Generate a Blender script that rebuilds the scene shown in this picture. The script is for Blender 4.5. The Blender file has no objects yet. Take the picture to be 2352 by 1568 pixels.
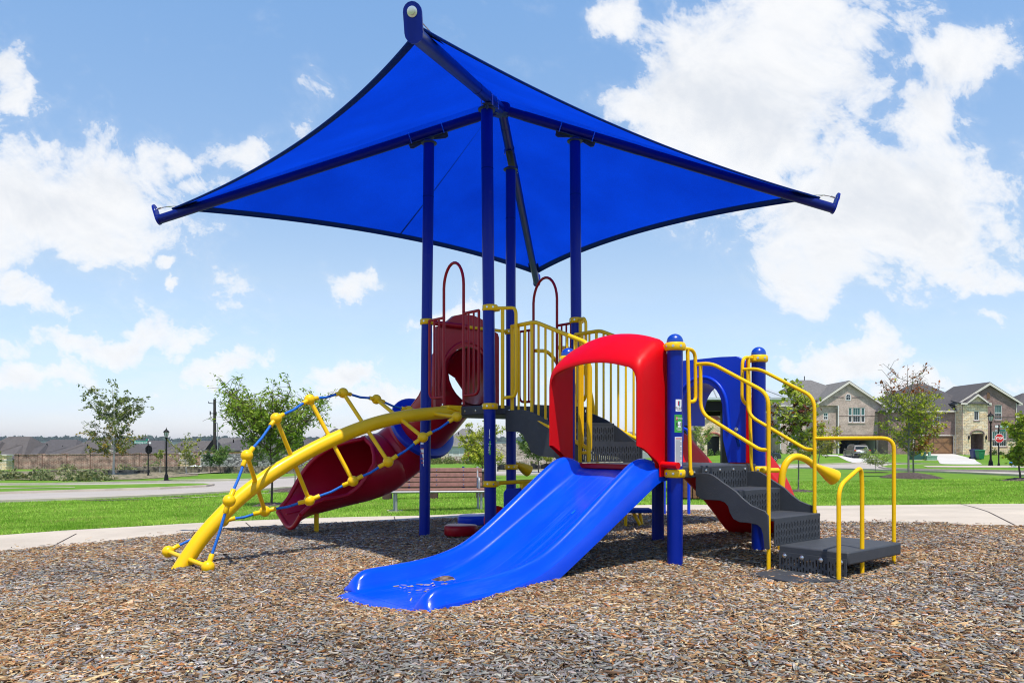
import bpy, bmesh, math, random
import numpy as np
from mathutils import Vector, Matrix, Quaternion, noise as mnoise
R=math.radians
sc=bpy.context.scene
COL=sc.collection
# ---------------------------------------------------------------- camera
cd=bpy.data.cameras.new('camera'); cam=bpy.data.objects.new('camera',cd); COL.objects.link(cam)
cam.location=(0,0,1.0); cam.rotation_euler=(R(90),0,0)
cd.sensor_width=36; cd.lens=26.99; cd.shift_y=0.1003; cd.clip_start=.05; cd.clip_end=9000
sc.camera=cam
sc.cycles.filter_width=1.1
# ---------------------------------------------------------------- light and exposure
SUN_EL=R(69); SAZ=R(168)                     # azimuth clockwise from +Y
sd=Vector((math.sin(SAZ)*math.cos(SUN_EL),math.cos(SAZ)*math.cos(SUN_EL),math.sin(SUN_EL)))
sl=bpy.data.lights.new('sun','SUN'); sl.energy=4.2; sl.angle=R(.53); sl.color=(1,.955,.88)
so=bpy.data.objects.new('sun',sl); COL.objects.link(so); so.location=(0,0,30)
so.rotation_euler=(-sd).to_track_quat('-Z','Y').to_euler()
vs=sc.view_settings; vs.view_transform='Standard'; vs.look='None'; vs.exposure=0.3; vs.gamma=1.0; vs.use_curve_mapping=False
class NT:
    def __init__(s,t): s.t=t; s.n=t.nodes; s.l=t.links
    def new(s,typ,**k):
        n=s.n.new(typ)
        for a,b in k.items(): setattr(n,a,b)
        return n
    def put(s,sock,v):
        if hasattr(v,'is_output'): s.l.new(v,sock)
        elif v is not None: sock.default_value=v
    def m(s,op,a,b=None,c=None,clamp=False):
        n=s.new('ShaderNodeMath',operation=op); n.use_clamp=clamp
        for i,v in enumerate((a,b,c)):
            if v is not None: s.put(n.inputs[i],v)
        return n.outputs[0]
    def mix(s,f,a,b,blend='MIX'):
        n=s.new('ShaderNodeMix',data_type='RGBA',blend_type=blend)
        s.put(n.inputs[0],f); s.put(n.inputs[6],a); s.put(n.inputs[7],b)
        return n.outputs[2]
    def noise(s,vec,scale,detail=4,rough=.55,dist=0.):
        n=s.new('ShaderNodeTexNoise'); s.put(n.inputs['Vector'],vec); n.inputs['Scale'].default_value=scale
        n.inputs['Detail'].default_value=detail; n.inputs['Roughness'].default_value=rough; n.inputs['Distortion'].default_value=dist
        return n.outputs[0]
    def ramp(s,f,*st):
        n=s.new('ShaderNodeValToRGB'); s.put(n.inputs[0],f); e=n.color_ramp.elements
        while len(e)<len(st): e.new(.5)
        for q,(p,c) in zip(e,st): q.position=p; q.color=(*c,1) if len(c)==3 else c
        return n.outputs[0]
    def vec(s,x,y,z=0.):
        n=s.new('ShaderNodeCombineXYZ'); s.put(n.inputs[0],x); s.put(n.inputs[1],y); s.put(n.inputs[2],z); return n.outputs[0]
    def sep(s,v):
        n=s.new('ShaderNodeSeparateXYZ'); s.put(n.inputs[0],v); return n.outputs
    def sstep(s,x,a,b):
        n=s.new('ShaderNodeMapRange',interpolation_type='SMOOTHSTEP'); s.put(n.inputs[0],x); n.inputs[1].default_value=a; n.inputs[2].default_value=b
        return n.outputs[0]
# ---------------------------------------------------------------- sky (world): physical sky plus cumulus by direction
w=bpy.data.worlds.new('World'); sc.world=w; w.use_nodes=True
k=NT(w.node_tree); k.n.clear()
sky=k.new('ShaderNodeTexSky',sky_type='NISHITA'); sky.sun_disc=False; sky.sun_elevation=SUN_EL; sky.sun_rotation=SAZ
sky.air_density=1.0; sky.dust_density=.3; sky.ozone_density=4.0; sky.altitude=150
tc=k.new('ShaderNodeTexCoord'); dx,dy,dz=k.sep(tc.outputs['Generated'])
dyc=k.m('MAXIMUM',dy,.12)
gx=k.m('DIVIDE',dx,dyc); gz=k.m('DIVIDE',dz,dyc)
# cumulus banks: (tangent azimuth, tangent height, half width, half height, weight)
CL=[(175,450,265,118,1.05),(210,525,150,55,.8),(-30,500,150,120,.9),(40,345,55,50,.45),(550,345,75,62,.7),(455,400,50,60,.55),(490,455,60,45,.55),(380,410,40,50,.55),
 (55,690,95,52,.78),(215,790,190,42,.75),(400,775,150,55,.82),(520,865,120,42,.75),(362,590,46,24,.72),(386,655,30,18,.68),(825,655,75,36,.68),(815,845,66,32,.75),
 (1015,735,70,34,.72),(15,150,44,58,.62),(30,240,40,24,.5),(1740,200,270,210,1.15),(1480,240,130,75,.8),(1840,70,170,110,.9),(1590,150,90,110,.75),(2225,165,130,85,.85),(2310,60,60,45,.4),
 (2030,470,330,150,1.1),(1930,600,170,95,.95),(1790,430,120,75,.8),(2160,560,120,80,.8),(2270,500,110,60,.75),(2110,280,90,110,.65),(2240,640,120,48,.75),(2280,725,70,26,.55),(1410,52,58,52,.62),(1940,790,130,55,.8),
 (1870,830,110,50,.8),(2080,870,120,34,.6),(60,880,160,40,.6),(900,900,160,40,.55),(1330,905,200,40,.45),(2250,900,140,30,.5)]
mask=None
wob=k.noise(k.vec(gx,gz),5.,7,.6); wob2=k.noise(k.vec(gz,gx,3.),5.,7,.6)
ux=k.m('ADD',gx,k.m('MULTIPLY_ADD',wob,.2,-.1)); uz=k.m('ADD',gz,k.m('MULTIPLY_ADD',wob2,.2,-.1))
for (px,py,rx,rz,wt) in CL:
    cx=(px-1176)/1763.4; cz=(1019.8-py)/1763.4
    a=k.m('MULTIPLY',k.m('SUBTRACT',ux,cx),1763.4/rx); b=k.m('MULTIPLY',k.m('SUBTRACT',uz,cz),1763.4/rz)
    r2=k.m('MULTIPLY_ADD',a,a,k.m('MULTIPLY',b,b))
    v=k.m('MULTIPLY',k.m('EXPONENT',k.m('MULTIPLY',r2,-.95)),wt)
    mask=v if mask is None else k.m('MAXIMUM',mask,v)
back=k.sstep(dy,.16,.08)
n1=k.noise(k.vec(gx,k.m('MULTIPLY',gz,1.2)),6.5,14,.64,.35)
n4=k.noise(k.vec(k.m('ADD',gx,k.m('MULTIPLY',gz,.6)),gz),17.,12,.68,.6)
n2=k.noise(tc.outputs['Generated'],2.2,7,.6,.3)
front=k.m('ADD',k.m('ADD',k.m('MULTIPLY_ADD',n1,2.5,-1.25),k.m('MULTIPLY_ADD',n4,1.25,-.625)),k.m('MULTIPLY',mask,1.3))
dens=k.m('MAXIMUM',k.m('SUBTRACT',front,.36),0.)
cov=k.m('SUBTRACT',1.,k.m('EXPONENT',k.m('MULTIPLY',dens,-5.2)))
cov=k.m('MAXIMUM',cov,k.m('MULTIPLY',k.sstep(front,.05,.8),.22))
covb=k.m('MULTIPLY',k.m('MULTIPLY',k.sstep(n2,.52,.68),back),.5)
cov=k.m('MAXIMUM',k.m('MULTIPLY',cov,k.m('SUBTRACT',1.,back)),covb)
thin=k.m('MULTIPLY',k.sstep(k.noise(k.vec(gx,k.m('MULTIPLY',gz,3.2)),4.5,10,.62,.6),.40,.75),k.sstep(gz,.24,.0))
cov=k.m('MAXIMUM',cov,k.m('MULTIPLY',thin,.42))
cov=k.m('MULTIPLY',cov,k.sstep(dz,-.01,.02))
n3=k.noise(k.vec(gx,k.m('ADD',gz,.045)),6.5,12,.62,.35)
lit=k.m('SUBTRACT',n1,n3)
body=k.sstep(k.m('ADD',k.m('MULTIPLY',dens,.55),k.m('MULTIPLY',lit,-2.6)),.05,1.0)
ccol=k.mix(body,(6.75,6.78,6.85,1),(5.3,5.55,5.95,1))
grade=k.ramp(dz,(.0,(.43,.425,.56)),(.10,(.63,.57,.58)),(.2,(.82,.69,.59)),(.5,(.80,.86,.82)),(.64,(.34,.38,.41)),(1.,(.20,.25,.30)))
soft=k.mix(1.0,k.mix(1.0,sky.outputs[0],grade,'MULTIPLY'),(2,2,2,1),'MULTIPLY')
bg=k.new('ShaderNodeBackground'); k.put(bg.inputs[0],k.mix(k.m('MULTIPLY',cov,.97),soft,ccol)); bg.inputs[1].default_value=.12
wo=k.new('ShaderNodeOutputWorld'); k.l.new(bg.outputs[0],wo.inputs[0])
# ---------------------------------------------------------------- terrain
FD=1763.4; CXD=1176.; CYD=1019.8
def sm(a,b,x):
    t=min(1,max(0,(x-a)/(b-a))); return t*t*(3-2*t)
def near(x,y): return .085+.02*max(-9,min(9,x))-.0175*max(0,min(11,y))
YK=[11,15,30,62,85,97,115,420,1500,3000]
def T(x,y):
    if y<=11: return near(x,y)
    t=max(-.9,min(.9,x/y)); r=sm(.12,.32,t); lf=sm(-.08,-.25,t)
    L=-1.2+(1.7*t if t<0 else .65*t)
    def mixr(a,b): return a+(b-a)*r
    zk=[near(x,11),-.30+.25*t,-.80+.5*t,L,mixr(-1.45-.55*lf,-.85),mixr(-1.6-.55*lf,-.25),mixr(-1.75-2.55*lf,-.25),mixr(-4.0,-1.5),-4.,-4.]
    return float(np.interp(y,YK,zk))
def W(px,py,Y): return Vector(((px-CXD)*Y/FD,Y,1+(CYD-py)*Y/FD))
def G(px,py):
    lo=2.; y=2.
    while y<2500:
        y*=1.02
        if 1+(CYD-py)*y/FD<T((px-CXD)*y/FD,y): break
        lo=y
    hi=y
    for _ in range(30):
        m_=(lo+hi)/2
        if 1+(CYD-py)*m_/FD<T((px-CXD)*m_/FD,m_): hi=m_
        else: lo=m_
    x=(px-CXD)*hi/FD
    return Vector((x,hi,T(x,hi)))
# ---------------------------------------------------------------- mesh helpers
class MB:
    def __init__(s): s.v=[]; s.f=[]
    def add(s,v,f):
        n=len(s.v); s.v+= [tuple(q) for q in v]; s.f+=[tuple(i+n for i in q) for q in f]; return s
    def box(s,c,d,rot=None):
        c=Vector(c); x,y,z=d[0]/2,d[1]/2,d[2]/2
        p=[Vector((i*x,j*y,l*z)) for l in(-1,1) for j in(-1,1) for i in(-1,1)]
        if rot is not None: p=[rot@q for q in p]
        return s.add([c+q for q in p],[(0,2,3,1),(4,5,7,6),(0,1,5,4),(1,3,7,5),(3,2,6,7),(2,0,4,6)])
    def bb(s,x0,x1,y0,y1,z0,z1): return s.box(((x0+x1)/2,(y0+y1)/2,(z0+z1)/2),(x1-x0,y1-y0,z1-z0))
    def beam(s,a,b,wd,h,up=(0,0,1)):
        a=Vector(a); b=Vector(b); t=(b-a); L=t.length; t.normalize(); u=Vector(up); n=t.cross(u).normalized(); u=n.cross(t)
        return s.box((a+b)/2,(L,wd,h),Matrix((t,n,u)).transposed())
    def tube(s,pts,r,seg=10,caps=True,rad=None):
        pts=[Vector(p) for p in pts]; n=len(pts); T_=[]
        for i in range(n):
            a=pts[max(0,i-1)]; b=pts[min(n-1,i+1)]; T_.append((b-a).normalized())
        u=T_[0].orthogonal().normalized(); vs_=[]
        for i in range(n):
            if i: u=(T_[i-1].rotation_difference(T_[i])@u); u=(u-T_[i]*u.dot(T_[i])).normalized()
            b=T_[i].cross(u); rr=r if rad is None else rad[i]
            for j in range(seg):
                a=2*math.pi*j/seg; vs_.append(pts[i]+(u*math.cos(a)+b*math.sin(a))*rr)
        f=[(i*seg+j,i*seg+(j+1)%seg,(i+1)*seg+(j+1)%seg,(i+1)*seg+j) for i in range(n-1) for j in range(seg)]
        if caps: f+=[tuple(range(seg))[::-1],tuple((n-1)*seg+j for j in range(seg))]
        return s.add(vs_,f)
    def lathe(s,c,prof,seg=20,axis=(0,0,1)):
        c=Vector(c); ax=Vector(axis).normalized(); u=ax.orthogonal().normalized(); b=ax.cross(u)
        vs_=[c+ax*z+(u*math.cos(2*math.pi*j/seg)+b*math.sin(2*math.pi*j/seg))*max(r,1e-4) for r,z in prof for j in range(seg)]
        n=len(prof)
        f=[(i*seg+j,i*seg+(j+1)%seg,(i+1)*seg+(j+1)%seg,(i+1)*seg+j) for i in range(n-1) for j in range(seg)]
        f+=[tuple(range(seg))[::-1],tuple((n-1)*seg+j for j in range(seg))]
        return s.add(vs_,f)
    def prism(s,poly,d):
        "closed polygon of Vectors extruded by vector d"
        d=Vector(d); n=len(poly); p=[Vector(q) for q in poly]
        return s.add(p+[q+d for q in p],[tuple(range(n))[::-1],tuple(range(n,2*n))]+[(i,(i+1)%n,n+(i+1)%n,n+i) for i in range(n)])
    def grid(s,rows,closed=False):
        n=len(rows); m_=len(rows[0]); f=[]
        for i in range(n-1):
            for j in range(m_ if closed else m_-1):
                f.append((i*m_+j,i*m_+(j+1)%m_,(i+1)*m_+(j+1)%m_,(i+1)*m_+j))
        return s.add([q for r in rows for q in r],f)
    def sphere(s,c,r,seg=14,ring=8):
        return s.lathe(c,[(r*math.sin(math.pi*i/ring),-r*math.cos(math.pi*i/ring)) for i in range(ring+1)],seg)
ORG={}
def link(o,parent=None):
    COL.objects.link(o)
    if parent is not None: o.parent=parent
    return o
def top(o):
    while o.parent is not None: o=o.parent
    return o
EACH={'bolt','edge_cable','downspout','brick_band','footing','back_strap','deck_bolt','mounting_bolt','clamp_bolt','band_course'}
def islands(mb):
    p=list(range(len(mb.v)))
    def fd(i):
        while p[i]!=i: p[i]=p[p[i]]; i=p[i]
        return i
    for f in mb.f:
        a=fd(f[0])
        for q in f[1:]: p[fd(q)]=a
    g={}
    for f in mb.f: g.setdefault(fd(f[0]),[]).append(f)
    out=[]
    for fs in g.values():
        ix={}; m_=MB()
        for f in fs:
            for q in f:
                if q not in ix: ix[q]=len(m_.v); m_.v.append(mb.v[q])
            m_.f.append(tuple(ix[q] for q in f))
        out.append(m_)
    return out
def build(name,mb,mat,parent=None,smooth=40,bevel=0,kind=None,noclean=False):
    if name in EACH and parent is not None:
        o=None
        for q in islands(mb): o=build1(name,q,mat,parent,smooth,bevel,kind,noclean)
        return o
    return build1(name,mb,mat,parent,smooth,bevel,kind,noclean)
def build1(name,mb,mat,parent=None,smooth=40,bevel=0,kind=None,noclean=False):
    if parent is None:
        if kind: org=Vector((0,0,0))
        else:
            a=np.array(mb.v); org=Vector(((a[:,0].min()+a[:,0].max())/2,(a[:,1].min()+a[:,1].max())/2,a[:,2].min()))
    else: org=ORG[top(parent).name]
    me=bpy.data.meshes.new(name); me.from_pydata([tuple(Vector(v)-org) for v in mb.v],[],mb.f)
    if not noclean:
        bm=bmesh.new(); bm.from_mesh(me)
        bmesh.ops.remove_doubles(bm,verts=bm.verts,dist=1e-5)
        bmesh.ops.recalc_face_normals(bm,faces=bm.faces)
        lim=R(smooth)
        for e in bm.edges: e.smooth=len(e.link_faces)==2 and e.calc_face_angle(0)<lim
        for f in bm.faces: f.smooth=True
        bm.to_mesh(me); bm.free()
    me.materials.append(mat)
    o=bpy.data.objects.new(name,me); link(o,parent)
    if parent is None:
        o.location=org; ORG[o.name]=org
    if kind: o['kind']=kind
    if bevel:
        b=o.modifiers.new('bevel','BEVEL'); b.width=bevel; b.segments=2; b.limit_method='ANGLE'; b.angle_limit=R(50); b.harden_normals=False
    return o
def tag(o,label,cat,group=None,kind=None):
    o['label']=label; o['category']=cat
    if group: o['group']=group
    if kind: o['kind']=kind
    return o
def thing(name,label,cat,loc,group=None,world=True):
    o=bpy.data.objects.new(name,None); o.empty_display_size=.2; COL.objects.link(o); o.location=loc
    ORG[o.name]=Vector(loc) if world else Vector((0,0,0))
    return tag(o,label,cat,group)
def fillet(pts,r,n=5):
    pts=[Vector(p) for p in pts]; out=[pts[0]]
    for i in range(1,len(pts)-1):
        a,b,c=pts[i-1],pts[i],pts[i+1]; d1=(a-b); d2=(c-b); q=min(r,d1.length*.48,d2.length*.48)
        p=b+d1.normalized()*q; s_=b+d2.normalized()*q
        for j in range(n+1):
            t=j/n; out.append(p*(1-t)**2+b*2*t*(1-t)+s_*t*t)
    out.append(pts[-1]); return out
def crom(pts,n=6):
    pts=[Vector(p) for p in pts]; P=[pts[0]*2-pts[1]]+pts+[pts[-1]*2-pts[-2]]; o=[]
    for i in range(1,len(P)-2):
        a,b,c,d=P[i-1:i+3]
        for j in range(n):
            t=j/n; o.append(.5*((2*b)+(c-a)*t+(2*a-5*b+4*c-d)*t*t+(3*b-a-3*c+d)*t**3))
    o.append(pts[-1]); return o
def text_mb(body,size,fn,bold=.0):
    cu=bpy.data.curves.new('lettering','FONT'); cu.body=body; cu.size=size; cu.align_x='CENTER'; cu.align_y='CENTER'; cu.offset=bold; cu.resolution_u=2
    ob=bpy.data.objects.new('lettering',cu); COL.objects.link(ob)
    me=bpy.data.meshes.new_from_object(ob)
    mb=MB().add([fn(v.co.x,v.co.y) for v in me.vertices],[tuple(p.vertices) for p in me.polygons])
    bpy.data.objects.remove(ob); bpy.data.meshes.remove(me); bpy.data.curves.remove(cu)
    return mb
# ---------------------------------------------------------------- materials
MATS={}
def mat(name,col,rough=.5,var=.12,scale=6.,bump=0.,bscale=60.,metal=0.,coat=0.,spec=.5,trans=0.,dirt=0.):
    if name in MATS: return MATS[name]
    m_=bpy.data.materials.new(name); m_.use_nodes=True; k=NT(m_.node_tree); b=k.n['Principled BSDF']
    tcn=k.new('ShaderNodeTexCoord').outputs['Object']
    n=k.noise(tcn,scale,5,.6)
    lo=tuple(c*(1-var) for c in col); hi=tuple(min(1,c*(1+var)) for c in col)
    c=k.ramp(n,(.3,lo),(.7,hi))
    if dirt:
        d=k.sstep(k.noise(tcn,scale*3.1,8,.7),.56,.72); c=k.mix(k.m('MULTIPLY',d,dirt),c,(.20,.17,.13,1))
    k.put(b.inputs['Base Color'],c); b.inputs['Metallic'].default_value=metal
    k.put(b.inputs['Roughness'],k.m('MULTIPLY_ADD',k.noise(tcn,scale*2.3,4),.16,rough-.08))
    b.inputs['Specular IOR Level'].default_value=spec
    b.inputs['Coat Weight'].default_value=coat; b.inputs['Coat Roughness'].default_value=.08
    if bump:
        bn=k.new('ShaderNodeBump'); bn.inputs['Strength'].default_value=bump; bn.inputs['Distance'].default_value=.004
        k.put(bn.inputs['Height'],k.noise(tcn,bscale,3)); k.l.new(bn.outputs[0],b.inputs['Normal'])
    MATS[name]=m_; return m_
def attrmat(name,trans=.3,rough=.6,spec=.25):
    m_=bpy.data.materials.new(name); m_.use_nodes=True; k=NT(m_.node_tree); b=k.n['Principled BSDF']
    a=k.new('ShaderNodeVertexColor'); a.layer_name='Col'
    k.l.new(a.outputs[0],b.inputs['Base Color']); b.inputs['Roughness'].default_value=rough; b.inputs['Specular IOR Level'].default_value=spec
    if trans:
        t=k.new('ShaderNodeBsdfTranslucent'); k.put(t.inputs[0],k.mix(1.,a.outputs[0],(1.25,1.2,.55,1),'MULTIPLY'))
        mx=k.new('ShaderNodeMixShader'); mx.inputs[0].default_value=trans; k.l.new(b.outputs[0],mx.inputs[1]); k.l.new(t.outputs[0],mx.inputs[2])
        k.l.new(mx.outputs[0],k.n['Material Output'].inputs[0])
    return m_
BLUE=mat('post blue paint',(.0,.016,.27),.38,.06,3,coat=.05,spec=.2,dirt=.05)
BEAM=mat('beam dark blue paint',(.0,.010,.16),.36,.06,3,coat=.06,spec=.22)
SBLUE=mat('slide blue plastic',(.002,.075,.88),.28,.05,2,bump=.05,bscale=180,coat=.05,spec=.35,dirt=.02)
HBLUE=mat('panel blue plastic',(.001,.042,.58),.36,.06,2,spec=.3)
YEL=mat('yellow paint',(.92,.55,.002),.38,.05,3,coat=.06,spec=.3,dirt=.10)
GRIP=mat('yellow grip coating',(.92,.53,.003),.5,.08,4,spec=.2,bump=.5,bscale=330)
RED=mat('red plastic',(.66,.002,.006),.42,.06,2,spec=.14,dirt=.05)
DRED=mat('maroon red paint',(.34,.003,.012),.38,.08,3,coat=.05,spec=.25)
TRED=mat('tube slide red plastic',(.40,.002,.016),.32,.1,2,coat=.05,spec=.35,dirt=.02)
DGRAY=mat('charcoal coated steel',(.040,.045,.055),.6,.12,8,bump=.4,bscale=140,dirt=.14)
STEEL=mat('stainless steel',(.62,.62,.62),.28,.06,9,metal=1.)
GALV=mat('galvanized steel',(.36,.37,.38),.5,.12,9,metal=.5)
BLACK=mat('black paint',(.007,.007,.008),.45,.1,5,spec=.15)
NAVY=mat('navy hem webbing',(.003,.026,.19),.8,.2,30,bump=.3,spec=.08)
ROPE=mat('blue rope',(.0,.13,.55),.6,.2,60,bump=.8,bscale=220)
WHITE=mat('white vinyl',(.8,.82,.83),.45,.03,9)
GREEN=mat('green vinyl',(.05,.36,.04),.45,.05,9)
SRED=mat('sign red',(.55,.01,.015),.45,.08,9)
SGRN=mat('street sign green',(.0,.22,.15),.45,.1,9)
INK=mat('black ink',(.02,.02,.025),.5,.05,9)
GINK=mat('gray print',(.36,.37,.38),.5,.05,9)
RINK=mat('red print',(.55,.05,.03),.5,.05,9)
CONC=mat('concrete',(.52,.45,.37),.85,.13,.9,bump=.25,bscale=40,dirt=.22)
ROAD=mat('road concrete',(.40,.36,.33),.85,.10,.35,bump=.15,bscale=30,dirt=.10)
DRIVE=mat('driveway concrete',(.56,.54,.51),.85,.08,.5,dirt=.08)
TRIM=mat('pale trim paint',(.66,.60,.545),.6,.06,3)
WFRM=mat('white window frame',(.75,.76,.77),.4,.04,3)
GLASS=mat('window glass with green blinds',(.02,.10,.09),.12,.3,1.3,coat=.3)
DGLASS=mat('dark window glass',(.012,.018,.02),.08,.3,1.3,coat=.3)
BARK=mat('gray bark',(.19,.17,.15),.9,.35,24,bump=.7,bscale=50)
PBARK=mat('pale bark',(.50,.48,.44),.9,.25,24,bump=.5,bscale=50)
BBARK=mat('brown bark',(.10,.07,.055),.9,.35,24,bump=.7,bscale=50)
SLAT=mat('brown recycled plank',(.24,.115,.09),.6,.22,14,bump=.5,bscale=70)
WOODBR=mat('brown cedar boards',(.20,.09,.04),.7,.25,10,bump=.4)
LEAF=attrmat('leaf',.34); CHIP=attrmat('wood chip',0,.85,.2); BLADE=attrmat('grass blade',.3,.7,.15)
def brick(name,c1,c2,mortar,bw=.2,bh=.075,ms=.012,bump=.3,off=.5,var=.35):
    m_=bpy.data.materials.new(name); m_.use_nodes=True; k=NT(m_.node_tree); b=k.n['Principled BSDF']
    o=k.new('ShaderNodeTexCoord').outputs['Object']; x,y,z=k.sep(o)
    v=k.vec(k.m('ADD',x,y),z)
    t=k.new('ShaderNodeTexBrick'); t.offset=off; k.put(t.inputs['Vector'],v); t.inputs['Scale'].default_value=1
    t.inputs['Color1'].default_value=(*c1,1); t.inputs['Color2'].default_value=(*c2,1); t.inputs['Mortar'].default_value=(*mortar,1)
    t.inputs['Mortar Size'].default_value=ms; t.inputs['Brick Width'].default_value=bw; t.inputs['Row Height'].default_value=bh; t.inputs['Bias'].default_value=0
    n=k.noise(o,1.2,6,.65); n2=k.noise(o,9,3)
    c=k.mix(1.,t.outputs[0],k.ramp(n,(.3,(1-var,)*3),(.7,(1+var*.6,)*3)),'MULTIPLY')
    c=k.mix(.5,c,k.mix(1.,c,k.ramp(n2,(.35,(.6,.6,.6)),(.65,(1.35,1.3,1.25))),'MULTIPLY'))
    k.put(b.inputs['Base Color'],c); b.inputs['Roughness'].default_value=.9
    bn=k.new('ShaderNodeBump'); bn.inputs['Strength'].default_value=bump; bn.inputs['Distance'].default_value=.02
    k.put(bn.inputs['Height'],k.m('SUBTRACT',1.,t.outputs[1])); k.l.new(bn.outputs[0],b.inputs['Normal'])
    return m_
BRTAN=brick('tan brick',(.42,.29,.25),(.56,.42,.37),(.56,.48,.43))
BRRED=brick('brown red brick',(.16,.07,.066),(.28,.155,.145),(.36,.29,.27))
BRWALL=brick('screen wall brick',(.25,.105,.08),(.40,.215,.17),(.48,.36,.31),bw=.42,bh=.15,ms=.03,var=.75,bump=.8)
BRDARK=brick('dark gray brick',(.10,.10,.10),(.16,.155,.15),(.2,.2,.2))
STONE=brick('cream chopped stone',(.78,.55,.31),(.82,.71,.56),(.46,.38,.30),bw=.55,bh=.2,ms=.018,var=.4)
def cobble(name,c1,c2,gap,size,sq=.6):
    m_=bpy.data.materials.new(name); m_.use_nodes=True; k=NT(m_.node_tree); b=k.n['Principled BSDF']
    o=k.new('ShaderNodeTexCoord').outputs['Object']; x,y,z=k.sep(o); n=k.noise(o,1.5,4)
    v=k.vec(k.m('ADD',k.m('ADD',x,y),n),k.m('DIVIDE',z,sq))
    t=k.new('ShaderNodeTexVoronoi',feature='DISTANCE_TO_EDGE'); k.put(t.inputs['Vector'],v); t.inputs['Scale'].default_value=1/size
    t2=k.new('ShaderNodeTexVoronoi'); k.put(t2.inputs['Vector'],v); t2.inputs['Scale'].default_value=1/size
    c=k.mix(k.sep(t2.outputs['Color'])[0],(*c1,1),(*c2,1)); c=k.mix(k.sstep(t.outputs[0],.10,.02),c,(*gap,1))
    c=k.mix(1.,c,k.ramp(k.noise(o,4,6,.7),(.3,(.65,.65,.65)),(.7,(1.25,1.25,1.25))),'MULTIPLY')
    k.put(b.inputs['Base Color'],c); b.inputs['Roughness'].default_value=.95
    bn=k.new('ShaderNodeBump'); bn.inputs['Strength'].default_value=.8; bn.inputs['Distance'].default_value=.06; k.put(bn.inputs['Height'],t.outputs[0]); k.l.new(bn.outputs[0],b.inputs['Normal'])
    return m_
ROCKW=cobble('gray formed rock wall',(.20,.20,.20),(.42,.42,.41),(.05,.05,.05),.42)
BLOCKW=cobble('pale boulder wall',(.48,.40,.33),(.62,.55,.47),(.27,.22,.18),.75,.45)
def shingle(name,c):
    m_=bpy.data.materials.new(name); m_.use_nodes=True; k=NT(m_.node_tree); b=k.n['Principled BSDF']
    o=k.new('ShaderNodeTexCoord').outputs['Object']; x,y,z=k.sep(o)
    wv=k.m('FRACT',k.m('MULTIPLY',z,7.5)); n=k.noise(o,3.,8,.75); n2=k.noise(k.vec(k.m('MULTIPLY',x,2.2),k.m('MULTIPLY',y,2.2),k.m('MULTIPLY',z,9.)),1.6,3,.7)
    f=k.m('ADD',k.m('MULTIPLY',n,.6),k.m('MULTIPLY',n2,.6))
    col=k.ramp(f,(.4,tuple(q*.62 for q in c)),(.8,tuple(q*1.3 for q in c)))
    k.put(b.inputs['Base Color'],k.mix(k.m('MULTIPLY',k.sstep(wv,.25,.0),.35),col,tuple(q*.5 for q in c)+(1,)))
    b.inputs['Roughness'].default_value=.95; return m_
SHG=shingle('gray shingles',(.165,.158,.155)); SHD=shingle('dark shingles',(.085,.078,.082)); SHB=shingle('brown gray shingles',(.105,.092,.09)); SHW=shingle('warm gray shingles',(.13,.122,.12))
def fabric():
    m_=bpy.data.materials.new('blue shade fabric'); m_.use_nodes=True; k=NT(m_.node_tree); k.n.remove(k.n['Principled BSDF'])
    o=k.new('ShaderNodeTexCoord').outputs['Object']
    n=k.noise(o,1.1,5,.6); n2=k.noise(k.vec(*[k.m('MULTIPLY',q,s) for q,s in zip(k.sep(o),(60.,9.,60.))]),2.,3)
    c=k.ramp(k.m('ADD',k.m('MULTIPLY',n,.6),k.m('MULTIPLY',n2,.4)),(.3,(.001,.031,.45)),(.7,(.002,.058,.70)))
    d=k.new('ShaderNodeBsdfDiffuse'); k.put(d.inputs[0],c); t=k.new('ShaderNodeBsdfTranslucent'); k.put(t.inputs[0],c)
    mx=k.new('ShaderNodeMixShader'); mx.inputs[0].default_value=.58; k.l.new(d.outputs[0],mx.inputs[1]); k.l.new(t.outputs[0],mx.inputs[2])
    k.l.new(mx.outputs[0],k.n['Material Output'].inputs[0]); return m_
FABRIC=fabric()
def wornslide():
    m_=bpy.data.materials.new('worn slide blue plastic'); m_.use_nodes=True; k=NT(m_.node_tree); b=k.n['Principled BSDF']
    o=k.new('ShaderNodeTexCoord').outputs['Object']; x,y,z=k.sep(o)
    v=k.m('ADD',k.m('MULTIPLY',x,-.6468),k.m('MULTIPLY',y,.7627)); u=k.m('ADD',k.m('MULTIPLY',x,.7627),k.m('MULTIPLY',y,.6468))
    n=k.noise(k.vec(k.m('MULTIPLY',v,26.),k.m('MULTIPLY',u,1.1),k.m('MULTIPLY',z,1.1)),1.,7,.65); n2=k.noise(o,2.2,5,.6)
    c=k.mix(k.m('MULTIPLY',k.sstep(n,.5,.8),.5),k.ramp(n2,(.3,(.0,.056,.70)),(.7,(.0,.072,.82))),(.045,.15,.80,1))
    d=k.sstep(k.noise(o,9.,9,.75),.62,.74); c=k.mix(k.m('MULTIPLY',d,.16),c,(.16,.19,.24,1))
    k.put(b.inputs['Base Color'],c); k.put(b.inputs['Roughness'],k.m('MULTIPLY_ADD',n,.22,.11)); b.inputs['Specular IOR Level'].default_value=.4
    bn=k.new('ShaderNodeBump'); bn.inputs['Strength'].default_value=.06; bn.inputs['Distance'].default_value=.004; k.put(bn.inputs['Height'],k.noise(o,120.,3)); k.l.new(bn.outputs[0],b.inputs['Normal'])
    return m_
WSLIDE=wornslide()
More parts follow.
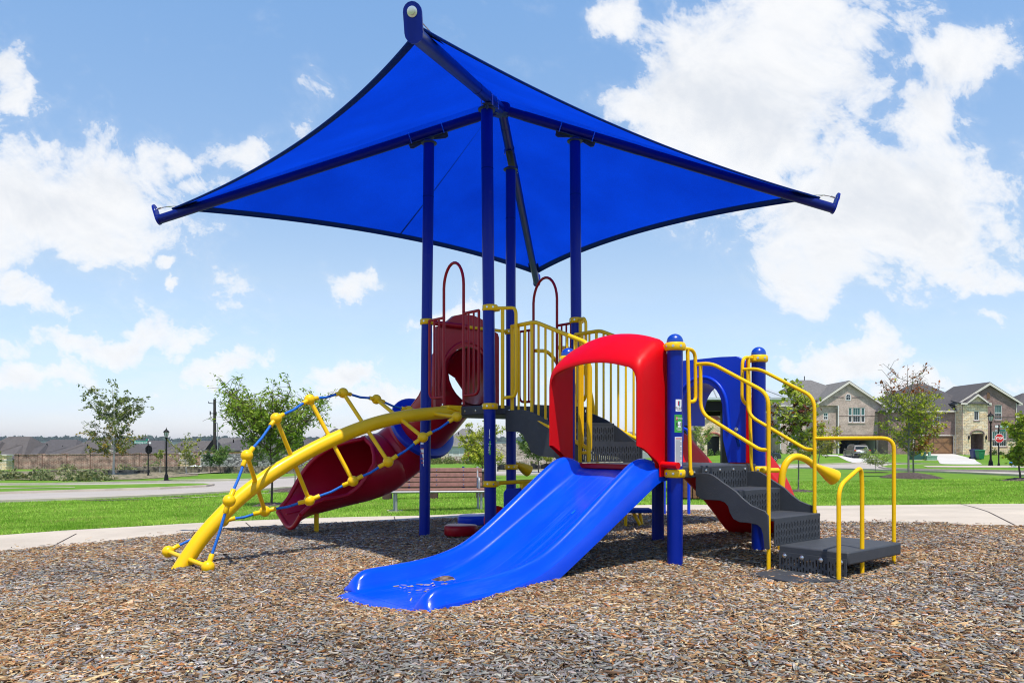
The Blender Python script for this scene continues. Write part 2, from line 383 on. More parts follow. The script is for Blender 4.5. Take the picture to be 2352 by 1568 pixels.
def lawn():
    m_=bpy.data.materials.new('lawn grass'); m_.use_nodes=True; k=NT(m_.node_tree); b=k.n['Principled BSDF']
    o=k.new('ShaderNodeTexCoord').outputs['Object']
    n=k.noise(o,.35,6,.6); n2=k.noise(o,22.,4,.7); n3=k.noise(o,1.8,5,.6)
    f=k.m('ADD',k.m('MULTIPLY',n,.35),k.m('ADD',k.m('MULTIPLY',n2,.4),k.m('MULTIPLY',n3,.25)))
    c=k.ramp(f,(.34,(.07,.155,.014)),(.5,(.12,.245,.024)),(.66,(.195,.32,.045)))
    c=k.mix(k.m('MULTIPLY',k.sstep(k.noise(o,.9,6,.7),.54,.74),.55),c,(.33,.30,.09,1))
    k.put(b.inputs['Base Color'],c); b.inputs['Roughness'].default_value=.9; b.inputs['Specular IOR Level'].default_value=.1
    bn=k.new('ShaderNodeBump'); bn.inputs['Strength'].default_value=.6; bn.inputs['Distance'].default_value=.03; k.put(bn.inputs['Height'],n2); k.l.new(bn.outputs[0],b.inputs['Normal'])
    return m_
LAWN=lawn()
def soil(name,a,b_,c_,sc_=14.):
    m_=bpy.data.materials.new(name); m_.use_nodes=True; k=NT(m_.node_tree); b=k.n['Principled BSDF']
    o=k.new('ShaderNodeTexCoord').outputs['Object']
    v=k.new('ShaderNodeTexVoronoi'); k.put(v.inputs['Vector'],o); v.inputs['Scale'].default_value=sc_*2.4
    c=k.ramp(k.m('ADD',k.m('MULTIPLY',k.noise(o,sc_,6,.7),.6),k.m('MULTIPLY',k.sep(v.outputs['Color'])[0],.4)),(.3,a),(.5,b_),(.7,c_))
    k.put(b.inputs['Base Color'],c); b.inputs['Roughness'].default_value=.95
    bn=k.new('ShaderNodeBump'); bn.inputs['Strength'].default_value=.9; bn.inputs['Distance'].default_value=.03; k.put(bn.inputs['Height'],v.outputs[0]); k.l.new(bn.outputs[0],b.inputs['Normal'])
    return m_
MULCH=soil('mulch bed',(.05,.032,.02),(.16,.105,.065),(.30,.21,.135)); DMULCH=soil('dark tree mulch',(.03,.02,.017),(.08,.055,.045),(.15,.11,.095),9.)
DIRT=soil('dry weedy soil',(.10,.10,.05),(.21,.17,.11),(.30,.25,.17),1.6); RUBBLE=soil('rubble retaining rock',(.04,.035,.03),(.16,.13,.10),(.30,.25,.2),1.4)
# ================================================================ THE SETTING
def axis(*seg):
    o=[]
    for a,b,s in seg: o+=list(np.arange(a,b,s))
    return o
xs=axis((-3000,-500,500),(-500,-120,60),(-120,-26,3),(-26,31,1),(31,120,3),(120,500,60),(500,3001,500))
ys=axis((-60,-6,9),(-6,16,.5),(16,30,1),(30,62,2),(62,115,2.5),(115,420,30),(420,1500,180),(1500,3001,500))
ys=sorted(set([float(y) for y in ys]+[11.,15.,30.,62.,85.,97.,115.]))
PIT=lambda x,y:-.17*math.exp(-(((x+.87)/1.15)**2+((y-5.15)/1.15)**2)**2)-.06*math.exp(-((x-2.3)**2+(y-5.6)**2)/.9)
mb=MB().grid([[(x,y,T(x,y)+PIT(x,y)) for x in xs] for y in ys])
build('lawn_ground',mb,LAWN,kind='structure',smooth=180)
from mathutils.geometry import tessellate_polygon
def sheet(name,poly,m_,off,L,kind='structure',bump=0.):
    bm=bmesh.new(); vs_=[bm.verts.new((p[0],p[1],0)) for p in poly]
    for tri in tessellate_polygon([[Vector((p[0],p[1],0)) for p in poly]]):
        try: bm.faces.new([vs_[q] for q in tri])
        except ValueError: pass
    for _ in range(12):
        le=[e for e in bm.edges if e.calc_length()>L(*(((e.verts[0].co+e.verts[1].co)/2)[:2]))]
        if not le: break
        bmesh.ops.subdivide_edges(bm,edges=le,cuts=1); bmesh.ops.triangulate(bm,faces=bm.faces)
    for v in bm.verts:
        v.co.z=T(v.co.x,v.co.y)+off
        if name=='footpath': v.co.z+=PIT(v.co.x,v.co.y)
        if name=='mulch_bed': v.co.z+=DIP(v.co.x,v.co.y)
        if bump: v.co.z+=bump*(mnoise.noise(Vector((v.co.x*1.3,v.co.y*1.3,0)))*.6+mnoise.noise(Vector((v.co.x*4,v.co.y*4,3)))*.3)
    bmesh.ops.recalc_face_normals(bm,faces=bm.faces)
    for f in bm.faces:
        f.smooth=True
        if f.normal.z<0: f.normal_flip()
    me=bpy.data.meshes.new(name); bm.to_mesh(me); bm.free(); me.materials.append(m_)
    o=bpy.data.objects.new(name,me); COL.objects.link(o); o['kind']=kind; return o
def smoothpoly(p,n=5):
    p=[Vector((*q,0)) for q in p]; q=crom([p[-1]]+p+[p[0],p[1]],n); return [(v.x,v.y) for v in q[n:-n-1]]
BED=smoothpoly([(-5.5,8.3),(-4.8,9.1),(-4.0,10.3),(-3.3,10.85),(-2.1,11.3),(-1.35,11.6),(-.6,12.15),(1.4,12.9),(3.0,13.2),(3.25,12.3),(2.95,10.9),(3.25,10.2),(4.3,9.65),(5.8,8.85),(8.2,7.2),(9.5,4),(8,-1.5),(0,-5),(-7,-3),(-8.6,2),(-7.4,6.2)])
PATH=smoothpoly([(-7.0,10.4),(-6.0,11.5),(-4.9,12.7),(-3.5,13.4),(-2.4,13.6),(-1.3,13.7),(.8,15.2),(3,16.5),(5.7,15.1),(9.2,13.9),(14,11.5),(17,6),(12,-4),(0,-8),(-12,-6),(-13.5,1),(-10.2,7.4)])
sheet('footpath',PATH,CONC,.004,lambda x,y:.5)
DIP=lambda x,y:-.085*math.exp(-(((x+.87)/.75)**2+((y-5.15)/.75)**2)**2)-.03*math.exp(-((x-2.3)**2+(y-5.6)**2)/.5)
sheet('mulch_bed',BED,MULCH,.014,lambda x,y:.15,bump=.032)
def gp(l,ext=1.): return [tuple(G(px,py)[:2]) for px,py in l]
rl=lambda x,y:1.2 if y<40 else 2.2
ROADP=gp([(-200,1163),(0,1153.8),(190,1147.5),(367,1140),(555,1129),(696,1118),(900,1103),(1140,1091),(1230,1090),(1500,1083),(1700,1077),(1830,1075),(1960,1077.5),(2100,1082),(2230,1087),(2352,1093),(2560,1103),(2560,1072),(2352,1072),(2240,1071),(2100,1066),(1990,1064),(1910,1067),(1830,1069),(1560,1074),(1230,1081.5),(1140,1082.5),(900,1088),(719,1094.6),(570,1103),(450,1106.5),(367,1108),(180,1111),(0,1113),(-200,1114)])
sheet('road',ROADP,ROAD,.02,rl)
MED=gp([(-200,1118),(0,1117.5),(200,1117),(320,1115.2),(420,1113.4),(470,1114),(489,1115.7),(470,1118.6),(420,1121.3),(367,1124),(200,1129),(0,1135),(-200,1143)])
sheet('median_grass',MED,LAWN,.12,rl)
ISL=gp([(2020,1074),(2046,1069.5),(2120,1068),(2230,1069),(2352,1071),(2560,1072),(2560,1092),(2352,1085),(2250,1082.6),(2160,1081.5),(2080,1079.5),(2035,1077)])
sheet('corner_grass',ISL,LAWN,.12,rl)
CW=gp([(2120,1073.5),(2230,1073),(2352,1074),(2352,1078),(2230,1077.6),(2130,1076.6)])
sheet('corner_sidewalk',CW,CONC,.15,rl)
def kerb(name,pts,closed=True,wd=.18,h=.13):
    P=[Vector((*p,0)) for p in pts]
    if closed: P.append(P[0])
    Q=[]
    for a,b in zip(P[:-1],P[1:]):
        n=max(1,int((b-a).length/2)); Q+=[a.lerp(b,i/n) for i in range(n)]
    Q.append(P[-1]); rows=[]
    for i,p in enumerate(Q):
        t=(Q[min(i+1,len(Q)-1)]-Q[max(0,i-1)]).normalized(); n_=Vector((-t.y,t.x,0))*wd/2; z=T(p.x,p.y)
        rows.append([(p-n_)+Vector((0,0,z-.05)),(p-n_)+Vector((0,0,z+h)),(p+n_)+Vector((0,0,z+h)),(p+n_)+Vector((0,0,z-.05))])
    return build(name,MB().grid(rows),CONC,kind='structure',smooth=20)
kerb('median_kerb',MED); kerb('corner_kerb',ISL)
kerb('far_kerb',gp([(2352,1071.5),(2240,1070.5),(2100,1065.5),(1990,1063.5),(1910,1066.5),(1830,1068.5),(1560,1073.5),(1230,1081),(1140,1082),(900,1087.5),(719,1094.1),(570,1102.5),(450,1106),(367,1107.5),(180,1110.5),(0,1112.5),(-200,1113.5)]),False)
kerb('near_kerb',gp([(-200,1163.5),(0,1154.4),(190,1148),(367,1140.6),(555,1129.6),(696,1118.6),(900,1103.6),(1140,1091.6),(1230,1090.6),(1500,1083.6),(1700,1077.6),(1830,1075.6),(1960,1078),(2100,1082.6),(2230,1087.6),(2352,1093.6),(2560,1103.6)]),False,h=.1)
for q_,(a_,b_) in enumerate([((-5.25,8.75),(-5.9,10.4)),((-3.65,10.75),(-4.25,12.25)),((-1.75,11.55),(-2.05,13.35)),((.6,12.7),(.3,14.8)),((3.55,10.2),(4.7,15.6)),((5.9,9.0),(8.3,14.2)),((3.3,12.9),(11.8,12.4)),((8.5,7.2),(13.5,11.8))]):
    a_=Vector((*a_,0)); b_=Vector((*b_,0)); n_=(b_-a_).normalized().cross(Zq:=Vector((0,0,1)))*.008; sheet('path_joint',[(a_+n_)[:2],(b_+n_)[:2],(b_-n_)[:2],(a_-n_)[:2]],DMULCH,.009,lambda x,y:.5)
def strip(name,l,wd): # a narrow sidewalk on the terrain
    P=[Vector((*p,0)) for p in gp(l)]; a=[];b=[]
    for i,p in enumerate(P):
        t=(P[min(i+1,len(P)-1)]-P[max(0,i-1)]).normalized(); n_=Vector((-t.y,t.x,0))*wd/2; a.append((p+n_)[:2]); b.append((p-n_)[:2])
    return sheet(name,a+b[::-1],CONC,.03,rl)
strip('lawn_sidewalk',[(367,1147.5),(455,1142.5),(544,1137.4),(640,1131.5)],.25)
strip('median_sidewalk',[(-100,1127),(0,1126.2),(100,1125.3),(172,1124)],.35)
sheet('median_walk_top',gp([(0,1125.7),(172,1123.6),(172,1124.4),(0,1126.7)]),CONC,.14,rl)
strip('far_sidewalk',[(367,1102),(420,1101.4),(505,1100.2),(620,1099)],.5)
sheet('driveway',gp([(1922,1046.3),(2008,1046.3),(2050,1063.5),(1968,1065),(1945,1058)]),DRIVE,.03,rl)
sheet('driveway',gp([(2118,1042.5),(2192,1042.5),(2240,1055),(2256,1066),(2170,1067),(2158,1063.5),(2155,1057)]),DRIVE,.03,rl)
sheet('front_walk',gp([(1886,1044),(1925,1044.5),(1925,1047.5),(1890,1047)]),DRIVE,.034,rl)
sheet('far_path',gp([(1700,1050),(1790,1050),(1790,1053),(1700,1053)]),DRIVE,.03,rl)
def mound(px,py,r,h,ry=None):
    g=G(px,py); ry=ry or r; rows=[]
    for i in range(9):
        q=i/8; rows.append([(g.x+r*q*math.cos(a*.2618)*(1+.08*math.sin(a*1.3)),g.y+ry*q*math.sin(a*.2618)*(1+.08*math.sin(a*1.3)),T(g.x+r*q*math.cos(a*.2618),g.y+ry*q*math.sin(a*.2618))+h*(1-q*q)+.03*(1-q)*mnoise.noise(Vector((g.x*3+q*5*math.cos(a*.26),q*5*math.sin(a*.26),1)))+.012) for a in range(24)])
    return build('tree_mulch',MB().grid(rows,True),DMULCH,kind='structure',smooth=60)
mound(2088,1097,1.0,.26,2.2)
def ring(px,py,r,ry=None):
    g=G(px,py); ry=ry or r
    return sheet('tree_mulch',[(g.x+r*math.cos(a*.3927)*(1+.12*math.sin(a*2.1)),g.y+ry*math.sin(a*.3927)) for a in range(16)],DMULCH,.035,lambda x,y:.4,bump=.03)
mound(623,1161,.46,.07,.8); mound(678,1128,1.2,.16); mound(1834,1129.5,.5,.06,.7); mound(2343,1104,.7,.12); RG=[(262,1149.5,1.15,.42),(415,1144.,.75,.36)]; [ring(*q) for q in RG]; ring(2010,1085,.8); ring(1881,1066,.7); ring(1861,1074,.8)
# left: weedy bank in front of the screen wall, and the stone bank in the middle distance
sheet('weedy_bank',gp([(-200,1103),(0,1102),(150,1103),(300,1101.5),(380,1097),(455,1092),(455,1086),(300,1083),(150,1082),(0,1084),(-200,1086)]),DIRT,.05,rl,bump=.15)
sheet('dirt_strip',gp([(425,1088.6),(520,1083.2),(620,1075.5),(720,1066),(720,1068.5),(620,1078),(520,1085.6),(425,1090.4)]),CONC,.10,rl)
sheet('dirt_bank',gp([(1135,1081),(1300,1081),(1300,1049),(1240,1049),(1135,1051)]),DIRT,.05,rl,bump=.2)
hills=[]
for ring_ in range(4):
    row=[]
    for i in range(121):
        px=-700+i*33; y=1500+ring_*160
        h=[-6,6.5,9.,-4][ring_]+(mnoise.noise(Vector((px*.004,ring_*1.7,0)))*3 if 0<ring_<3 else 0)
        row.append(((px-1176)*y/FD,y,h))
    hills.append(row)
FARG=mat('far wooded slope',(.022,.048,.026),.95,.4,.02)
build('hills',MB().grid(hills),FARG,kind='structure',smooth=180)
# ---------------------------------------------------------------- numpy meshes (chips, grass, leaves)
def npmesh(name,co,nv,col,m_,parent=None,kind=None):
    """co: (N,nv,3) for faces of nv corners; col: (N,3)"""
    N=len(co); me=bpy.data.meshes.new(name); me.vertices.add(N*nv); me.vertices.foreach_set('co',co.reshape(-1).astype(np.float32))
    me.loops.add(N*nv); me.loops.foreach_set('vertex_index',np.arange(N*nv,dtype=np.int32))
    me.polygons.add(N); me.polygons.foreach_set('loop_start',np.arange(0,N*nv,nv,dtype=np.int32))
    a=me.color_attributes.new('Col','FLOAT_COLOR','POINT'); c=np.ones((N,nv,4),np.float32); c[:,:,:3]=col[:,None,:] if col.ndim==2 else col
    a.data.foreach_set('color',c.reshape(-1)); me.update(calc_edges=True); me.materials.append(m_)
    o=bpy.data.objects.new(name,me); link(o,parent)
    if kind: o['kind']=kind
    return o
def chipmesh(name,pos,yaw,pitch,roll,L,Wd,H,col,rng):
    N=len(pos)
    b=np.array([[-1,-1,-1],[1,-1,-1],[1,1,-1],[-1,1,-1],[-1,-1,1],[1,-1,1],[1,1,1],[-1,1,1]],float)
    v=b[None]*np.stack([L,Wd,H],1)[:,None,:]*.5
    ta=rng.uniform(.35,1.0,(N,1)); tb=rng.uniform(.35,1.0,(N,1))
    v[:,[0,3,4,7],1]*=ta; v[:,[1,2,5,6],1]*=tb; v[:,[1,5],0]*=rng.uniform(.7,1.1,(N,1)); v[:,[3,7],0]*=rng.uniform(.7,1.1,(N,1))
    v[:,[0,3,4,7],2]*=rng.uniform(.4,1.,(N,1))
    cr,sr=np.cos(roll)[:,None],np.sin(roll)[:,None]; y=v[:,:,1]*cr-v[:,:,2]*sr; z=v[:,:,1]*sr+v[:,:,2]*cr; v[:,:,1]=y; v[:,:,2]=z
    cp,sp=np.cos(pitch)[:,None],np.sin(pitch)[:,None]; x=v[:,:,0]*cp-v[:,:,2]*sp; z=v[:,:,0]*sp+v[:,:,2]*cp; v[:,:,0]=x; v[:,:,2]=z
    cy,sy=np.cos(yaw)[:,None],np.sin(yaw)[:,None]; x=v[:,:,0]*cy-v[:,:,1]*sy; y=v[:,:,0]*sy+v[:,:,1]*cy; v[:,:,0]=x; v[:,:,1]=y
    v+=pos[:,None,:]
    q=np.array([[4,5,6,7],[0,1,5,4],[1,2,6,5],[2,3,7,6],[3,0,4,7]])
    me=bpy.data.meshes.new(name); me.vertices.add(N*8); me.vertices.foreach_set('co',v.reshape(-1).astype(np.float32))
    idx=(np.arange(N)[:,None,None]*8+q[None]).reshape(-1).astype(np.int32)
    me.loops.add(len(idx)); me.loops.foreach_set('vertex_index',idx); me.polygons.add(N*5); me.polygons.foreach_set('loop_start',np.arange(0,N*20,4,dtype=np.int32))
    a=me.color_attributes.new('Col','FLOAT_COLOR','POINT'); c=np.ones((N,8,4),np.float32); c[:,:,:3]=col[:,None,:]*rng.uniform(.85,1.1,(N,8,1)); a.data.foreach_set('color',c.reshape(-1))
    me.update(calc_edges=True); me.materials.append(CHIP)
    o=bpy.data.objects.new(name,me); COL.objects.link(o); return o
def inpoly(P,x,y):
    P=np.array(P); c=np.zeros(len(x),bool); j=len(P)-1
    for i in range(len(P)):
        xi,yi=P[i]; xj,yj=P[j]
        m_=((yi>y)!=(yj>y)); c^=m_&(x<(xj-xi)*(y-yi)/(yj-yi+1e-12)+xi); j=i
    return c
rng=np.random.default_rng(5)
PAL=np.array([[.37,.235,.12],[.25,.235,.215],[.075,.042,.024],[.55,.40,.24],[.30,.125,.048],[.195,.19,.19],[.165,.10,.055],[.40,.36,.315]])
def vnoise(x,y,s,seed):
    return np.array([mnoise.noise(Vector((a*s,b*s,seed))) for a,b in zip(x,y)])
def Tn(x,y): return np.array([T(float(a),float(b)) for a,b in zip(x,y)])
px_,py_=[],[]
for y0,y1,d in ((2.3,4.2,6200),(4.2,6.,4300),(6.,8.,2900),(8.,10.5,2000),(10.5,13.3,1300)):
    hw=.76*y1+1.3; n=int(d*2*hw*(y1-y0)); x=rng.uniform(-hw,hw,n); y=rng.uniform(y0,y1,n)
    sk=(x-1.331)*-.7627+(y-6.271)*-.6468; sv=(x-1.331)*-.6468+(y-6.271)*.7627
    ok=(np.abs(x)<.76*y+1.2)&inpoly(BED,x,y)&~((sk>1.0)&(sk<2.47-.25*np.abs((sv-.64)/.45)**4)&(sv>.16)&(sv<1.12)); px_.append(x[ok]); py_.append(y[ok])
bq=np.array(BED); si=rng.integers(0,len(bq),1500); spx=bq[si]+(bq[(si+1)%len(bq)]-bq[si])*rng.random((1500,1))+rng.normal(0,.22,(1500,2)); spo=(spx[:,1]>2.5)&~inpoly(BED,spx[:,0],spx[:,1])
px_.append(spx[spo,0]); py_.append(spx[spo,1])
cx_=np.concatenate(px_); cy_=np.concatenate(py_); n=len(cx_)
gx_=np.round(cx_*4)/4; 
patch=vnoise(cx_,cy_,.55,1.3)+.5*vnoise(cx_,cy_,1.7,8.)
slx=np.exp(-(((cx_+.1)/2.6)**2+((cy_-5.2)/1.1)**2))
warm=np.clip(.43+.55*patch+.5*slx+.05*(cy_-5),.08,.92)
u_=rng.random(n); which=np.where(u_<warm,rng.choice([0,0,3,4,6,0,7],n),rng.choice([1,5,2,1,6,7,5],n))
damp=np.clip(1.08+.22*vnoise(cx_,cy_,.8,31.)+.20*vnoise(cx_,cy_,2.6,17.),.7,1.45)[:,None]
ccol=PAL[which]*damp*rng.lognormal(0,.22,(n,1))*rng.uniform(.93,1.07,(n,3))
far=np.clip((cy_-4)/6,0,1)
Ln=rng.lognormal(math.log(.029),.5,n).clip(.01,.11)*(1+.18*far); Wn=(rng.lognormal(math.log(.0095),.38,n)).clip(.004,.022)*(1+.2*far); Hn=rng.uniform(.002,.0065,n)
bumpz=np.array([DIP(a,b) for a,b in zip(cx_,cy_)])+.032*(.6*vnoise(cx_,cy_,1.3,0.)+.3*vnoise(cx_,cy_,4.,3.))
cz=Tn(cx_,cy_)+.012+bumpz+rng.uniform(.0,.022,n)
chips=chipmesh('wood_chips',np.stack([cx_,cy_,cz],1),rng.uniform(0,math.pi,n),rng.normal(0,.16,n),rng.normal(0,.28,n),Ln,Wn,Hn,np.clip(ccol,.01,.85),rng)
tag(chips,'gray and tan wood chips covering the playground bed','wood chips',kind='stuff')
# grass blades of the mown lawn
gx_,gy_=[],[]
for y0,y1,d in ((8.5,13,2600),(13,17,1500),(17,24,600),(24,34,240)):
    hw=.72*y1+1; m_=int(d*2*hw*(y1-y0)); x=rng.uniform(-hw,hw,m_); y=rng.uniform(y0,y1,m_)
    ok=(np.abs(x)<.72*y+1)&~np.any([((x-G(q[0],q[1]).x)/q[2])**2+((y-G(q[0],q[1]).y)/q[3])**2<1 for q in RG+[(623,1161,.42,.8),(1834,1129.5,.5,.6)]],axis=0)&~inpoly(PATH,x,y)&~inpoly(ROADP,x,y)&((x<-1.5+.0*y)|(x>1.0)|(y>13.3)); gx_.append(x[ok]); gy_.append(y[ok])
x=np.concatenate(gx_); y=np.concatenate(gy_); m_=len(x)
hgt=rng.uniform(.02,.05,m_)*(1+.02*(y-9)); wd=rng.uniform(.004,.008,m_)*(1+.06*(y-9)); yw=rng.uniform(0,6.283,m_); le=rng.normal(0,.45,(m_,2))*hgt[:,None]
z=Tn(x,y)-.003
co=np.zeros((m_,3,3)); co[:,0]=np.stack([x-wd*np.cos(yw),y-wd*np.sin(yw),z],1); co[:,1]=np.stack([x+wd*np.cos(yw),y+wd*np.sin(yw),z],1); co[:,2]=np.stack([x+le[:,0],y+le[:,1],z+hgt],1)
pn=np.clip(.5+1.25*(vnoise(x,y,.5,4.)*.6+vnoise(x,y,1.9,9.)*.5),0,1)[:,None]
gc=(np.array([.19,.37,.036])*(1-pn)+np.array([.38,.58,.095])*pn)*rng.uniform(.75,1.3,(m_,1)); dry=rng.random(m_)<.05+.55*np.clip(vnoise(x,y,.7,21.)+.3*vnoise(x,y,2.3,5.)-.18,0,.8); gc[dry]=[.36,.33,.12]
tag(npmesh('grass',co,3,gc,BLADE),'short bright green mown grass beyond the footpath','grass',kind='stuff')
# leafy cover (weeds and shrubs nobody could count)
def leafmass(name,label,cat,spots,colr,seed,leaf=.12,n=220,kind='stuff'):
    r=np.random.default_rng(seed); cs=[];cc=[]
    for (x,y,rx,rz,f) in spots:
        k_=int(n*f); d=r.normal(0,1,(k_,3)); d/=np.linalg.norm(d,axis=1)[:,None]; rad=r.uniform(.45,1.05,(k_,1))
        p=d*rad*np.array([rx,rx,rz]); p[:,2]=np.abs(p[:,2]); p+=np.array([x,y,T(x,y)])
        a=r.normal(0,1,(k_,3)); b=r.normal(0,1,(k_,3)); a/=np.linalg.norm(a,axis=1)[:,None]; b-=a*(a*b).sum(1)[:,None]; b/=np.linalg.norm(b,axis=1)[:,None]
        s=leaf*r.uniform(.5,1.3,(k_,1))
        cs.append(np.stack([p-a*s,p-b*s*.45,p+a*s,p+b*s*.45],1)); t=r.random((k_,1)); cc.append((np.array(colr[0])*(1-t)+np.array(colr[1])*t)*r.uniform(.7,1.25,(k_,1)))
    o=npmesh(name,np.concatenate(cs),4,np.concatenate(cc),LEAF); return tag(o,label,cat,kind=kind)
def spotsD(lst,seed,rx,rz):
    r=random.Random(seed); out=[]
    for (x0,y0,x1,y1,n) in lst:
        for _ in range(n):
            t=r.random(); g=G(x0+(x1-x0)*t,y0+(y1-y0)*r.random()); s=r.uniform(.55,1.3); out.append((g.x,g.y,rx*s,rz*s*r.uniform(.5,1.7),s))
    return out
leafmass('wild_shrubs','gray green weeds and low shrubs along the foot of the brick wall','shrubs',spotsD([(-40,1103,110,1098,15),(120,1104,240,1101,7),(-30,1097,70,1092,4),(150,1087,300,1084,9),(300,1084,400,1080,5),(380,1079,500,1077,5),(120,1096,280,1091,3)],2,1.0,.6),[(.08,.13,.045),(.34,.34,.18)],3,.17,130)
leafmass('flower_bed','green and reddish shrub bed behind the park bench','shrubs',spotsD([(975,1066,1090,1060,22),(1000,1060,1045,1046,10)],4,1.0,1.0),[(.08,.15,.03),(.22,.20,.07)],5,.13,240)
leafmass('flower_bed','purple flowering shrubs beside the stone pillar','shrubs',spotsD([(1040,1064,1110,1058,9)],6,.7,.7),[(.24,.10,.12),(.30,.17,.16)],7,.10,200)
leafmass('bank_weeds','tufts of weeds scattered on the brown soil bank','weeds',spotsD([(1140,1074,1290,1058,16)],8,.7,.5),[(.09,.14,.04),(.2,.22,.09)],9,.12,120)
# wooded ridge on the skyline
r_=np.random.default_rng(11); sp=[]
for i in range(620):
    px=-500+r_.random()*3400; y=1660+r_.random()*160; sz=r_.uniform(6,13); sp.append(((px-1176)*y/FD,y,sz))
cs=[];cc=[]
for (x,y,s) in sp:
    k_=26; d=r_.normal(0,1,(k_,3)); d/=np.linalg.norm(d,axis=1)[:,None]; p=d*r_.uniform(.5,1,(k_,1))*np.array([s*1.5,s,s*.75])+np.array([x,y,6+r_.uniform(0,3)])
    a=r_.normal(0,1,(k_,3)); a/=np.linalg.norm(a,axis=1)[:,None]; b=r_.normal(0,1,(k_,3)); b-=a*(a*b).sum(1)[:,None]; b/=np.linalg.norm(b,axis=1)[:,None]; q=s*.55
    cs.append(np.stack([p-a*q,p-b*q,p+a*q,p+b*q],1)); cc.append(np.array([.03,.062,.028])*r_.uniform(.6,1.5,(k_,1)))
tag(npmesh('forest',np.concatenate(cs),4,np.concatenate(cc),LEAF),'dark wooded ridge along the far horizon','forest',kind='stuff')
# ================================================================ THE PLAY STRUCTURE
U=Vector((.7627,.6468,0)); V=Vector((-.6468,.7627,0)); Zu=Vector((0,0,1))
PA,PB,PC,PD=Vector((-.2325,8.163,0)),Vector((-1.0,9.05,0)),Vector((-.0103,9.865,0)),Vector((.7557,8.99,0))
PE,PF,PG,PH=Vector((1.331,6.271,0)),Vector((2.283,7.108,0)),Vector((.527,7.186,0)),Vector((1.53,8.05,0))
def ae(u,v,z): return PE+U*u+V*v+Zu*z       # frame of the low deck
PS=thing('play_structure','large blue, red and yellow playground structure with slides under a blue shade sail','play structure',(.2,8.2,T(.2,8.2)))
def part(name,mb,m_,par=None,label=None,**k):
    o=build(name,mb,m_,par or PS,**k)
    if label: o['label']=label
    return o
PR=.0635
def clamp(p,z,par,ang=0,arms=()):
    mb=MB().lathe(p+Zu*(z-.034),[(PR+.001,0),(PR+.014,.003),(PR+.021,.012),(PR+.022,.034),(PR+.021,.056),(PR+.014,.065),(PR+.001,.068)],28)
    for d in arms:
        d=Vector(d).normalized(); mb.beam(p+d*(PR+.012)+Zu*z,p+d*(PR+.05)+Zu*z,.05,.046)
    part('clamp',mb,YEL,par)
    b=MB()
    for a in (-1.95,-1.2,-2.7):
        d=Vector((math.cos(a+ang),math.sin(a+ang),0)); b.lathe(p+d*(PR+.020)+Zu*z,[(.011,0),(.011,.004),(.006,.0045)],10,d)
    part('bolt',b,STEEL,par)
posts={}
def post(nm,p,zt,top_=None,cap=False,m_=BLUE):
    q=top_ or p; a=Vector((p.x,p.y,T(p.x,p.y)-.15)); b=Vector((q.x,q.y,zt))
    if cap: mb=MB().tube([a,b-Zu*.075],PR,32)
    else: mb=MB().tube([a,a.lerp(b,.3),a.lerp(b,.6),b],PR,32)
    o=part('post',mb,m_)
    if cap: part('post_cap',MB().lathe(b-Zu*.085,[(PR+.003,0),(PR+.004,.02)]+[((PR+.004)*math.cos(t),.02+.066*math.sin(t)) for t in np.linspace(.1,1.57,9)],32),mat('post cap blue',(.004,.055,.42),.3,.05,3,coat=.5),o)
    else:
        jz=lambda f:a.lerp(b,f)
        part('sleeve_joint',MB().tube([jz(.862),jz(.864)],PR+.0015,32),NAVY,o)
    posts[nm]=o; return o
post('A',PA+Vector((.008,0,0)),4.58,Vector((-.268,8.163,0))); post('B',PB+Vector((-.035,0,0)),4.57,Vector((-.979,9.05,0)))
post('C',PC,4.55,Vector((-.018,9.865,0))); post('D',PD+Vector((.01,0,0)),4.57,Vector((.738,8.99,0)))
for nm,p in (('E',PE),('F',PF),('G',PG),('H',PH)): post(nm,p,1.90,cap=True)
clamp(PA,2.446,posts['A'],0,[U]); clamp(PA,1.403,posts['A'],0); clamp(PA+Vector((.006,0,0)),.58,posts['A'],0,[U])
clamp(PB,2.44,posts['B'],0,[V]); clamp(PC,2.44,posts['C'],0,[U,-V]); clamp(PC,.71,posts['C']); clamp(PD,2.446,posts['D'],0,[-V])
clamp(PE,1.795,posts['E'],0,[U,V]); clamp(PE,.762,posts['E']); clamp(PF,1.79,posts['F'],0,[-U]); clamp(PF,.765,posts['F'],0,[U])
clamp(PG,1.79,posts['G'],0,[U]); clamp(PH,1.70,posts['H'],0,[-V])
